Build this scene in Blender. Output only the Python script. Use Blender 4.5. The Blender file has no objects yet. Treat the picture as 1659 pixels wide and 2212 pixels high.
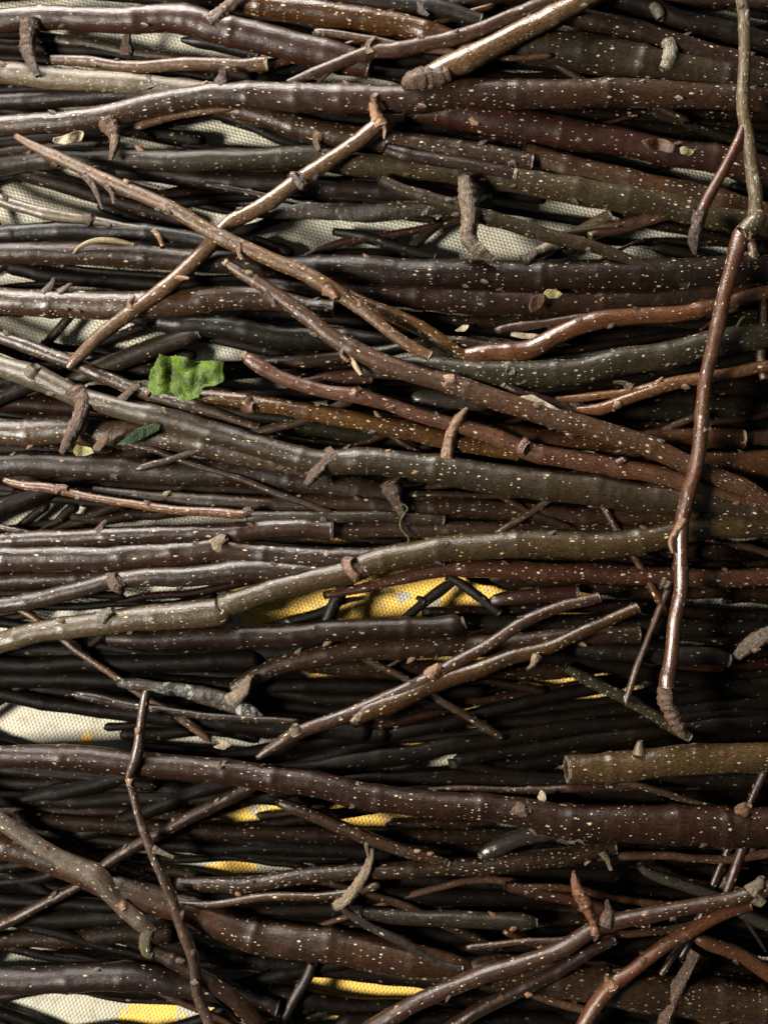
import bpy, math, random
import numpy as np
from mathutils import Vector
random.seed(11); RNG = np.random.default_rng(11)
scene = bpy.context.scene
COL = scene.collection
# ---------------------------------------------------------------- camera, light, exposure
PW, PH = 1659.0, 2212.0          # extent of the plan in plan units
U = 0.42/PW                      # metres per plan unit on the mat
HCAM = 0.62
cam = bpy.data.cameras.new('camera'); co = bpy.data.objects.new('camera', cam); COL.objects.link(co)
co.location = (0, 0, HCAM); cam.sensor_fit = 'VERTICAL'
cam.angle = 2*math.atan(PH*U/2/HCAM); cam.clip_start = 0.01; cam.clip_end = 50
cam.dof.use_dof = True; cam.dof.focus_distance = HCAM-0.045; cam.dof.aperture_fstop = 2.6
scene.camera = co
scene.render.resolution_x, scene.render.resolution_y = 767, 1024
w = bpy.data.worlds.new('World'); scene.world = w; w.use_nodes = True
bg = w.node_tree.nodes['Background']; bg.inputs[0].default_value = (.92, .97, 1, 1); bg.inputs['Strength'].default_value = 0.075   # light bounced about the room
def window_light(name, az, elev, dist, size, watts, color, tall=None):
    """soft light of a window: az counter-clockwise from +X (90 = towards the top of the photo)"""
    l = bpy.data.lights.new(name, 'AREA'); l.shape = 'RECTANGLE'; l.size = size; l.size_y = tall or size; l.energy = watts; l.color = color
    o = bpy.data.objects.new(name, l); COL.objects.link(o); a, e = math.radians(az), math.radians(elev)
    o.location = (dist*math.cos(a)*math.cos(e), dist*math.sin(a)*math.cos(e), dist*math.sin(e))
    o.rotation_euler = o.location.to_track_quat('Z', 'Y').to_euler()
window_light('window_light_top', 112, 18, 1.05, .8, 36, (1, .95, .88), .22)
window_light('window_light_left', 188, 43, 1.2, .22, 42, (1, .94, .84))
scene.view_settings.view_transform = 'Standard'; scene.view_settings.look = 'None'
scene.view_settings.exposure = 0.0; scene.view_settings.gamma = 1
# ---------------------------------------------------------------- node helpers
def newmat(name):
    m = bpy.data.materials.new(name); m.use_nodes = True; m.node_tree.nodes.clear()
    return m, m.node_tree
class NT:
    def __init__(s, t): s.t = t
    def n(s, typ, **kw):
        o = s.t.nodes.new(typ)
        for k, v in kw.items():
            if isinstance(k, str) and hasattr(o, k): setattr(o, k, v)
        return o
    def l(s, a, b): s.t.links.new(a, b)
    def math(s, op, a, b=None, c=None, clamp=False):
        o = s.t.nodes.new('ShaderNodeMath'); o.operation = op; o.use_clamp = clamp
        for i, v in enumerate((a, b, c)):
            if v is None: continue
            if isinstance(v, (int, float)): o.inputs[i].default_value = v
            else: s.l(v, o.inputs[i])
        return o.outputs[0]
    def mix(s, f, a, b, mode='MIX'):
        o = s.t.nodes.new('ShaderNodeMix'); o.data_type = 'RGBA'; o.blend_type = mode
        for i, v in ((0, f), (6, a), (7, b)):
            if isinstance(v, (int, float)): o.inputs[i].default_value = v
            elif isinstance(v, tuple): o.inputs[i].default_value = (*v, 1) if len(v) == 3 else v
            else: s.l(v, o.inputs[i])
        return o.outputs[2]
    def noise(s, vec, scale, detail=3, rough=.55, dist=0):
        o = s.t.nodes.new('ShaderNodeTexNoise'); s.l(vec, o.inputs['Vector'])
        o.inputs['Scale'].default_value = scale; o.inputs['Detail'].default_value = detail
        o.inputs['Roughness'].default_value = rough; o.inputs['Distortion'].default_value = dist
        return o.outputs['Fac']
    def ramp(s, f, lo, hi, a=0., b=1.):
        o = s.t.nodes.new('ShaderNodeMapRange'); o.interpolation_type = 'SMOOTHSTEP'; s.l(f, o.inputs[0])
        for i, v in enumerate((lo, hi, a, b)): o.inputs[1+i].default_value = v
        return o.outputs[0]
def scaled(T, vec, sc):
    o = T.n('ShaderNodeMapping'); T.l(vec, o.inputs['Vector']); o.inputs['Scale'].default_value = sc
    return o.outputs[0]
def bark(name, base, alt, dots=.55, dotcol=(.52, .42, .28), rough=.42, film=.25, filmcol=(.22, .19, .17), lichen=0., rugged=.4, spec=.45, dsize=1.0, grad=None):
    m, t = newmat(name); T = NT(t)
    out = T.n('ShaderNodeOutputMaterial'); p = T.n('ShaderNodeBsdfPrincipled'); T.l(p.outputs[0], out.inputs[0])
    uv = T.n('ShaderNodeUVMap').outputs[0]; obc = T.n('ShaderNodeTexCoord').outputs['Object']
    oi = T.n('ShaderNodeObjectInfo').outputs['Random']
    st = T.noise(scaled(T, uv, (130, 900, 1)), 1, 4, .6)          # fine streaks running along the stick
    big = T.noise(obc, 42, 3, .6, .4)
    mid = T.noise(obc, 210, 4, .65)
    c = T.mix(T.ramp(big, .35, .68), base, alt)
    if grad:                                        # bark turns silvery towards the left end of the branch
        sx = T.n('ShaderNodeSeparateXYZ'); T.l(obc, sx.inputs[0]); gx = T.ramp(T.math('MULTIPLY_ADD', big, .04, sx.outputs[0]), grad[1], grad[0])
        c = T.mix(gx, c, T.mix(mid, grad[2], grad[3]))
    c = T.mix(T.math('MULTIPLY', T.ramp(st, .5, .75), .55), c, tuple(x*.45 for x in base))
    c = T.mix(T.math('MULTIPLY', T.ramp(mid, .53, .68), film*.6), c, filmcol)
    grain = T.noise(scaled(T, uv, (420, 1100, 1)), 1, 4, .7)      # fine flecking and dark transverse scuffs
    c = T.mix(1.0, c, T.mix(T.ramp(grain, .34, .66), (.5,.5,.5), (1.45,1.4,1.3)), 'MULTIPLY')
    crk = T.noise(scaled(T, uv, (1100, 160, 1)), 1, 3, .6, .5)
    c = T.mix(T.ramp(crk, .66, .78, 0, .35), c, (.012,.009,.007))
    hs = T.n('ShaderNodeHueSaturation'); T.l(c, hs.inputs['Color']); T.l(T.math('MULTIPLY_ADD', oi, .24, .21), hs.inputs['Value'])
    T.l(T.math('MULTIPLY_ADD', oi, .02, .49), hs.inputs['Hue']); c = T.mix(1.0, hs.outputs[0], (1, .83, .58), 'MULTIPLY')
    if lichen > 0:
        ln = T.noise(obc, 95, 6, .7, .8)
        lf = T.ramp(ln, .62-.22*lichen, .70-.18*lichen)
        c = T.mix(lf, c, T.mix(T.noise(obc, 400, 2), (.12, .13, .11), (.36, .37, .33)))
    # lenticels: two sizes of raised pale corky dots, longer than wide
    dots_f = None
    for sc, thr, keep in (((140/dsize, 330/dsize, 1), .165, .40), ((290/dsize, 640/dsize, 1), .19, .36)):
        v = T.n('ShaderNodeTexVoronoi'); v.voronoi_dimensions = '2D'; v.inputs['Scale'].default_value = 1; v.inputs['Randomness'].default_value = .95
        wob = T.n('ShaderNodeTexNoise'); T.l(uv, wob.inputs['Vector']); wob.inputs['Scale'].default_value = 1500
        mv = T.n('ShaderNodeVectorMath', operation='MULTIPLY_ADD'); T.l(wob.outputs['Color'], mv.inputs[0]); mv.inputs[1].default_value = (.28, .28, 0); T.l(scaled(T, uv, sc), mv.inputs[2])
        T.l(mv.outputs[0], v.inputs['Vector'])
        sep = T.n('ShaderNodeSeparateColor'); T.l(v.outputs['Color'], sep.inputs[0])
        rad = T.math('MULTIPLY', T.math('MULTIPLY_ADD', sep.outputs[1], .7, .5), thr)
        kp = T.math('GREATER_THAN', sep.outputs[0], T.math('SUBTRACT', 1.0, T.math('MULTIPLY', T.math('MULTIPLY', T.math('MULTIPLY_ADD', big, 2.8, -.5), T.math('MULTIPLY_ADD', oi, .9, .6)), keep*dots)))
        f = T.math('MULTIPLY', T.math('SUBTRACT', 1, T.ramp(T.math('DIVIDE', v.outputs['Distance'], rad), .65, 1.0)), kp)
        f = T.math('MULTIPLY', f, T.math('MULTIPLY_ADD', sep.outputs[2], .5, .5))
        dots_f = f if dots_f is None else T.math('MAXIMUM', dots_f, f)
    c = T.mix(T.math('MULTIPLY', dots_f, .78), c, dotcol)
    T.l(c, p.inputs['Base Color'])
    rr = T.math('ADD', T.math('MULTIPLY_ADD', mid, .26, rough*.82-.13), T.math('MULTIPLY', dots_f, .25))
    T.l(rr, p.inputs['Roughness']); p.inputs['Specular IOR Level'].default_value = spec*1.05
    fine = T.noise(scaled(T, uv, (900, 1500, 1)), 1, 3, .6)
    h = T.math('ADD', T.math('MULTIPLY', dots_f, .6), T.math('MULTIPLY', T.math('ADD', T.math('MULTIPLY', st, .8), T.math('ADD', T.math('MULTIPLY_ADD', crk, -.2, mid), T.math('MULTIPLY', T.math('ADD', fine, grain), .5))), rugged))
    if lichen > 0: h = T.math('ADD', h, T.math('MULTIPLY', lf, .8))
    b = T.n('ShaderNodeBump'); b.inputs['Strength'].default_value = .9; b.inputs['Distance'].default_value = .00062
    T.l(h, b.inputs['Height']); T.l(b.outputs[0], p.inputs['Normal'])
    return m
BK = {
 'red':    bark('red_brown_bark', (.095,.040,.024), (.060,.027,.018), .35, rough=.42, film=.2),
 'dark':   bark('dark_bark', (.030,.018,.013), (.018,.012,.010), .35, (.26,.20,.13), .5, film=.15, spec=.26),
 'dark2':  bark('dotted_dark_bark', (.034,.020,.014), (.020,.013,.010), .75, (.48,.36,.22), .45, film=.15, spec=.26),
 'brown':  bark('brown_bark', (.062,.032,.020), (.036,.020,.014), .6, rough=.42),
 'brownk': bark('dim_brown_bark', (.044,.023,.015), (.024,.014,.010), .45, (.38,.28,.17), .48, film=.2, spec=.26),
 'brown2': bark('speckled_brown_bark', (.105,.052,.028), (.075,.040,.026), .75, rough=.5, rugged=.4),
 'brown3': bark('forked_brown_bark', (.075,.038,.026), (.050,.027,.019), .55, rough=.42, film=.3),
 'brown4': bark('cracked_brown_bark', (.062,.032,.021), (.044,.024,.017), .8, rough=.45, film=.3, spec=.26),
 'brown5': bark('warm_brown_bark', (.075,.034,.019), (.040,.024,.016), .4, rough=.5, spec=.26),
 'black':  bark('blackish_bark', (.014,.011,.010), (.010,.008,.007), .25, (.18,.15,.11), .5, film=.1, spec=.26),
 'ochre':  bark('ochre_speckled_bark', (.17,.090,.038), (.115,.062,.032), .8, (.55,.38,.16), .5, film=.3, rugged=.6, dsize=.8),
 'ochre2': bark('orange_brown_bark', (.125,.062,.020), (.075,.036,.016), .75, (.62,.46,.25), .36, film=.12),
 'dkochre':bark('dark_orange_bark', (.070,.034,.013), (.042,.022,.011), .6, rough=.42, film=.1),
 'olive':  bark('olive_grey_bark', (.062,.050,.033), (.040,.033,.024), .45, rough=.5, film=.35, filmcol=(.17,.16,.13), spec=.26),
 'olive2': bark('olive_node_bark', (.105,.078,.034), (.068,.052,.030), .5, (.60,.48,.26), .42, film=.2, filmcol=(.20,.17,.12), grad=(-.16,.04,(.12,.10,.075),(.19,.165,.13))),
 'olive3': bark('sawn_olive_bark', (.105,.075,.040), (.070,.048,.030), .5, (.5,.38,.2), .35, film=.12),
 'olivek': bark('greenish_black_bark', (.048,.044,.030), (.032,.030,.024), .7, (.42,.40,.22), .42, film=.3, filmcol=(.15,.14,.115)),
 'grey':   bark('pale_grey_bark', (.20,.175,.14), (.11,.085,.07), .55, rough=.6, film=.6, filmcol=(.30,.28,.24)),
 'greyk':  bark('grey_black_bark', (.048,.040,.032), (.028,.023,.018), .4, (.3,.26,.2), .5, film=.35, filmcol=(.14,.12,.10), spec=.26),
 'greyp':  bark('greyish_brown_bark', (.080,.056,.045), (.052,.036,.030), .55, rough=.42, film=.45, filmcol=(.19,.15,.12)),
 'greyv':  bark('weathered_grey_bark', (.19,.165,.12), (.12,.095,.07), .5, (.4,.36,.2), .45, film=.6, filmcol=(.30,.27,.22), lichen=.15),
 'lichen': bark('lichen_grey_bark', (.095,.078,.048), (.060,.048,.032), .6, (.60,.48,.26), .46, film=.35, filmcol=(.16,.15,.12), dsize=.95, grad=(-.20,-.02,(.20,.185,.155),(.34,.33,.30))),
 'pink':   bark('pinkish_bark', (.150,.090,.070), (.085,.048,.036), .5, rough=.45, film=.5, filmcol=(.30,.24,.21)),
 'pinkb':  bark('pinkish_brown_bark', (.110,.052,.036), (.075,.036,.025), .65, (.62,.48,.34), .38, film=.25),
 'rose':   bark('rosy_bark', (.19,.100,.072), (.13,.068,.050), .6, (.60,.40,.28), .42, film=.35, filmcol=(.36,.25,.20)),
 'wine':   bark('wine_red_bark', (.070,.026,.017), (.042,.018,.013), .5, rough=.45, film=.12),
 'shiny':  bark('glossy_bark', (.19,.125,.09), (.12,.075,.052), .35, rough=.28, film=.5, filmcol=(.30,.25,.22), spec=.8),
 'shiny2': bark('satin_grey_brown_bark', (.22,.155,.125), (.15,.10,.08), .25, rough=.32, film=.6, filmcol=(.27,.22,.21), spec=.7),
 'shinyred':bark('glossy_red_bark', (.140,.056,.028), (.095,.038,.021), .2, rough=.36, film=.25, filmcol=(.22,.12,.08), spec=.8),
 'shinyo': bark('glossy_orange_bark', (.22,.115,.062), (.15,.078,.045), .3, rough=.28, film=.3, filmcol=(.35,.24,.16), spec=.8),
 'shinyb': bark('glossy_bluish_bark', (.060,.058,.062), (.040,.040,.046), .2, rough=.3, film=.4, filmcol=(.16,.16,.18), spec=.8),
 'redmat': bark('matt_red_bark', (.125,.042,.022), (.080,.028,.018), .35, rough=.5),
 'bluek':  bark('blue_black_bark', (.034,.032,.030), (.022,.021,.020), .35, (.28,.26,.2), .42, film=.35, filmcol=(.12,.105,.09), spec=.26),
 'purple': bark('purplish_bark', (.090,.062,.064), (.058,.040,.040), .3, rough=.4, film=.55, filmcol=(.24,.20,.22)),
 'purplek':bark('purple_brown_bark', (.048,.028,.026), (.030,.019,.018), .35, rough=.5, film=.25, spec=.26),
 'dusty':  bark('dusty_bark', (.105,.078,.062), (.075,.052,.042), .45, rough=.7, film=.6, filmcol=(.20,.17,.15), rugged=.6),
 'silver': bark('silvery_bark', (.24,.22,.20), (.10,.085,.075), .2, rough=.45, film=.7, filmcol=(.36,.35,.34)),
 'rough':  bark('rough_bark', (.045,.034,.024), (.026,.020,.015), .3, rough=.7, rugged=1.4, lichen=.12),
 'frostb': bark('crusted_bark', (.060,.045,.038), (.040,.030,.026), .2, rough=.6, rugged=1.2, lichen=.38),
 'knob':   bark('spur_bark', (.20,.125,.095), (.11,.070,.055), .25, (.5,.38,.26), .5, film=.7, filmcol=(.34,.26,.21), rugged=2.6),
 'knobp':  bark('pink_bud_bark', (.42,.26,.19), (.26,.15,.11), .2, (.6,.42,.2), .42, film=1, filmcol=(.62,.50,.42), rugged=1.4),
 'knobg':  bark('grey_spur_bark', (.30,.26,.23), (.17,.145,.125), .2, rough=.5, film=.8, filmcol=(.48,.44,.40), rugged=2.6),
 'frost':  bark('frosted_bark', (.26,.27,.25), (.14,.13,.12), .1, rough=.5, film=.8, filmcol=(.36,.37,.35), rugged=1.2, lichen=.3),
 'budred': bark('red_bud_scales', (.24,.105,.065), (.13,.068,.048), .2, (.6,.4,.2), .5, film=.5, filmcol=(.34,.22,.15), rugged=1.5),
 'palebud':bark('pale_bud', (.26,.21,.17), (.19,.15,.12), .1, rough=.6, rugged=.5),
 'moss':   bark('mossy_tip', (.14,.13,.05), (.08,.08,.035), .1, rough=.8, rugged=2.6),
 'straw':  bark('dry_stem', (.36,.32,.22), (.28,.24,.17), 0, rough=.55),
}
def wood(name, c1, c2, ctr):
    m, t = newmat(name); T = NT(t)
    out = T.n('ShaderNodeOutputMaterial'); p = T.n('ShaderNodeBsdfPrincipled'); T.l(p.outputs[0], out.inputs[0])
    obc = T.n('ShaderNodeTexCoord').outputs['Object']
    c = T.mix(T.ramp(T.noise(obc, 500, 4, .7), .35, .65), c1, c2)
    uv = T.n('ShaderNodeUVMap').outputs[0]; g = T.n('ShaderNodeVectorMath', operation='LENGTH'); T.l(uv, g.inputs[0])
    ring = T.math('SINE', T.math('MULTIPLY', g.outputs['Value'], 38))
    c = T.mix(T.ramp(ring, .2, 1, 0, .35), c, tuple(x*.6 for x in c1))
    c = T.mix(T.ramp(g.outputs['Value'], .25, .1), c, ctr)
    T.l(c, p.inputs['Base Color']); p.inputs['Roughness'].default_value = .75
    b = T.n('ShaderNodeBump'); b.inputs['Distance'].default_value = .0006; T.l(T.noise(obc, 900, 3), b.inputs['Height']); T.l(b.outputs[0], p.inputs['Normal'])
    return m
WD = {'pale': wood('pale_sawn_wood', (.30,.23,.14), (.21,.15,.09), (.20,.12,.06)), 'dark': wood('dark_sawn_wood', (.085,.055,.04), (.045,.03,.022), (.03,.02,.015)),
      'grey': wood('grey_sawn_wood', (.20,.20,.18), (.11,.11,.10), (.06,.05,.04)), 'rough': wood('torn_wood', (.26,.17,.09), (.12,.075,.045), (.08,.05,.03))}
BK['wood'] = WD['pale']
# ---------------------------------------------------------------- mesh helpers
def spline(P, step=5.0):
    P = np.array(P, float); q = np.vstack([2*P[0]-P[1], P, 2*P[-1]-P[-2]]); out = []
    for i in range(1, len(q)-2):
        a, b, c, e = q[i-1:i+3]; n = max(2, int(np.linalg.norm(c[:2]-b[:2])/step)+1)
        t = np.linspace(0, 1, n, endpoint=False)[:, None]
        out.append(.5*(2*b+(c-a)*t+(2*a-5*b+4*c-e)*t*t+(3*b-a-3*c+e)*t**3))
    return np.vstack(out+[P[-1:]])
def vnoise(x, seed):                      # smooth 1-d noise in -1..1
    r = np.random.default_rng(seed).uniform(-1, 1, 512); i = np.floor(x).astype(int); f = x-i; f = f*f*(3-2*f)
    return r[i % 512]*(1-f)+r[(i+1) % 512]*f
def bumps(u, a, seed, su, ka):            # noise on (length, angle) that closes round the stick
    o = 0
    for k in range(3):
        o = o+vnoise(u*su*(1+.37*k)+k*17.3+2*np.sin(a*(1+k*ka)+k*2.1+seed), seed*7+k)/(1+.4*k)
    return o/2
def world(x, y, z):
    """plan point lying z metres above the mat; the plan was drawn looking straight down"""
    k = U*(HCAM-z)/HCAM
    return np.stack([(x-PW/2)*k, (PH/2-y)*k, z+0*x], -1)
def link(ob, parent=None):
    COL.objects.link(ob)
    if parent is not None: ob.parent = parent
    return ob
def mesh_obj(name, V, F, mat, parent=None, uvs=None, smooth=True):
    me = bpy.data.meshes.new(name)
    me.from_pydata(V.tolist() if hasattr(V, 'tolist') else V, [], F)
    me.materials.append(mat)
    if uvs is not None:
        lay = me.uv_layers.new(name='UVMap'); idx = np.zeros(len(me.loops), dtype=np.int32); me.loops.foreach_get('vertex_index', idx)
        lay.data.foreach_set('uv', np.asarray(uvs, dtype=np.float32)[idx].ravel())
    if smooth: me.polygons.foreach_set('use_smooth', [True]*len(me.polygons))
    me.update()
    return link(bpy.data.objects.new(name, me), parent)
SEED = [100]
def stem(name, P, z, mat, parent=None, rug=.05, seg=18, step=5.0, rings=0., close=(True, True), nodes=True, origin=None):
    """one bark-covered tube along plan points P=(x,y,r) at heights z"""
    SEED[0] += 1; sd = SEED[0]
    P = np.array(P, float); z = np.array(z, float)
    S = spline(np.column_stack([P, z*1000]), step); x, y, r, zz = S.T; zz = zz/1000
    s = np.concatenate([[0], np.cumsum(np.hypot(np.diff(x), np.diff(y)))])
    L = s[-1]
    if L > 250:                                # natural wander
        wob = vnoise(s/140, sd+5)*4.0+vnoise(s/45, sd+6)*.8+np.interp(s, np.arange(0, L+200, 95), np.random.default_rng(sd).uniform(-4, 4, len(np.arange(0, L+200, 95))))
        dx, dy = np.gradient(x), np.gradient(y); n = np.hypot(dx, dy)+1e-9
        fade = np.minimum(1, np.minimum(s, L-s)/60); x = x-dy/n*wob*fade; y = y+dx/n*wob*fade
    r = np.maximum(r, 1.2)
    if nodes and L > 200:                      # swollen nodes where buds sat
        p = 40+random.random()*60
        while p < L-20:
            r = r*(1+random.uniform(.02,.075)*np.exp(-((s-p)/9)**2)+.03*np.exp(-((s-p-6)/24)**2)); p += random.uniform(90, 260)
    if rings: r = r*(1+rings*np.sin(s/3.1+2*vnoise(s/9, sd+9)))
    C = world(x, y, zz); R = r*U*(HCAM-zz)/HCAM
    T = np.gradient(C, axis=0); T /= np.linalg.norm(T, axis=1)[:, None]+1e-12
    side = np.cross(T, (0, 0, 1)); side /= np.linalg.norm(side, axis=1)[:, None]+1e-9
    up = np.cross(side, T)
    a = np.linspace(0, 2*np.pi, seg+1)-np.pi/2  # seam underneath; last column duplicates the first for the uv
    n = len(x); AA, SS = np.meshgrid(a, s)
    nz = bumps(SS, AA, sd, .016, 1)*rug*1.3+bumps(SS, AA, sd+50, .055, 1)*rug*.5+(bumps(SS, AA, sd+80, .2, 1)*rug*.6 if rug > .1 else 0)
    RR = R[:, None]*(1+nz+.05*np.cos(2*AA+sd))
    V = C[:, None, :]+RR[..., None]*(np.cos(AA)[..., None]*side[:, None, :]+np.sin(AA)[..., None]*up[:, None, :])
    su = np.concatenate([[0], np.cumsum(np.linalg.norm(np.diff(C, axis=0), axis=1))])
    off = random.random()*7
    UVs = np.stack([np.repeat((su+off)[:, None], seg+1, 1), np.repeat(a[None], n, 0)*R.mean()+off], -1)
    V = V.reshape(-1, 3); UVs = UVs.reshape(-1, 2)
    F = []
    for i in range(n-1):
        b = i*(seg+1)
        F += [(b+j, b+j+1, b+seg+1+j+1, b+seg+1+j) for j in range(seg)]
    V = V.tolist(); UVs = UVs.tolist()
    for e, (i, sg) in enumerate(((0, -1), (n-1, 1))):   # rounded closing of each end
        if close[e]:
            V.append((C[i]+T[i]*sg*R[i]*.35).tolist()); UVs.append([su[i]+off, off]); k = len(V)-1; b = i*(seg+1)
            F += [((b+j+1, b+j, k) if sg > 0 else (b+j, b+j+1, k)) for j in range(seg)]
    V = np.array(V)
    if origin is None: origin = C[n//2] if parent is None else np.zeros(3)
    ob = mesh_obj(name, V-origin, F, mat, parent, np.array(UVs))
    if parent is None: ob.location = origin
    frame = dict(C=C, T=T, R=R, side=side, up=up)
    return ob, frame
def cap(name, fr, end, mat, parent, origin, ragged=0., proud=.0006):
    """sawn or torn wood closing the end of a stick"""
    i = 0 if end == 0 else -1; sg = -1 if end == 0 else 1
    c = fr['C'][i]; T = fr['T'][i]*sg; R = fr['R'][i]; sd, up = fr['side'][i], fr['up'][i]
    seg = 22; V = []; uv = []; F = []
    rr = (.0, .35, .7, .96, 1.0)
    for k, q in enumerate(rr):
        for j in range(seg):
            a = 2*math.pi*j/seg; h = proud+(random.uniform(-.1, 1)*ragged*R*q)
            if k == 0: h = proud+ragged*R*.3
            if k == 4: h = -R*.12
            V.append(c+T*h+(sd*math.cos(a)+up*math.sin(a))*R*q*1.005); uv.append((q*math.cos(a), q*math.sin(a)))
    for k in range(4):
        for j in range(seg):
            j2 = (j+1) % seg; F.append((k*seg+j, k*seg+j2, (k+1)*seg+j2, (k+1)*seg+j))
    return mesh_obj(name, np.array(V)-origin, F, mat, parent, np.array(uv), smooth=False)
TIER = 0.0045
def zt(t): return 0.0045+TIER*t
def extend(P):
    """carry a stick that leaves the picture on beyond the edge"""
    P = [tuple(p) for p in P]
    for e in (0, -1):
        p = P[e]; q = P[1] if e == 0 else P[-2]
        if p[0] < -30 or p[0] > 1695 or p[1] < -15 or p[1] > 2240:
            d = np.array([p[0]-q[0], p[1]-q[1]], float); d /= np.linalg.norm(d)+1e-9; L = random.uniform(90, 420)
            new = (p[0]+d[0]*L, p[1]+d[1]*L+random.uniform(-12, 12), p[2]*.9)
            P = [new]+P if e == 0 else P+[new]
    return P
GROUPS = {'branch': 'branches heaped across one another', 'twig': 'twigs heaped across one another'}
def tag(o, label, cat, group=None, kind=None):
    if label: o['label'] = label
    if cat: o['category'] = cat
    if group: o['group'] = group
    if kind: o['kind'] = kind
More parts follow.
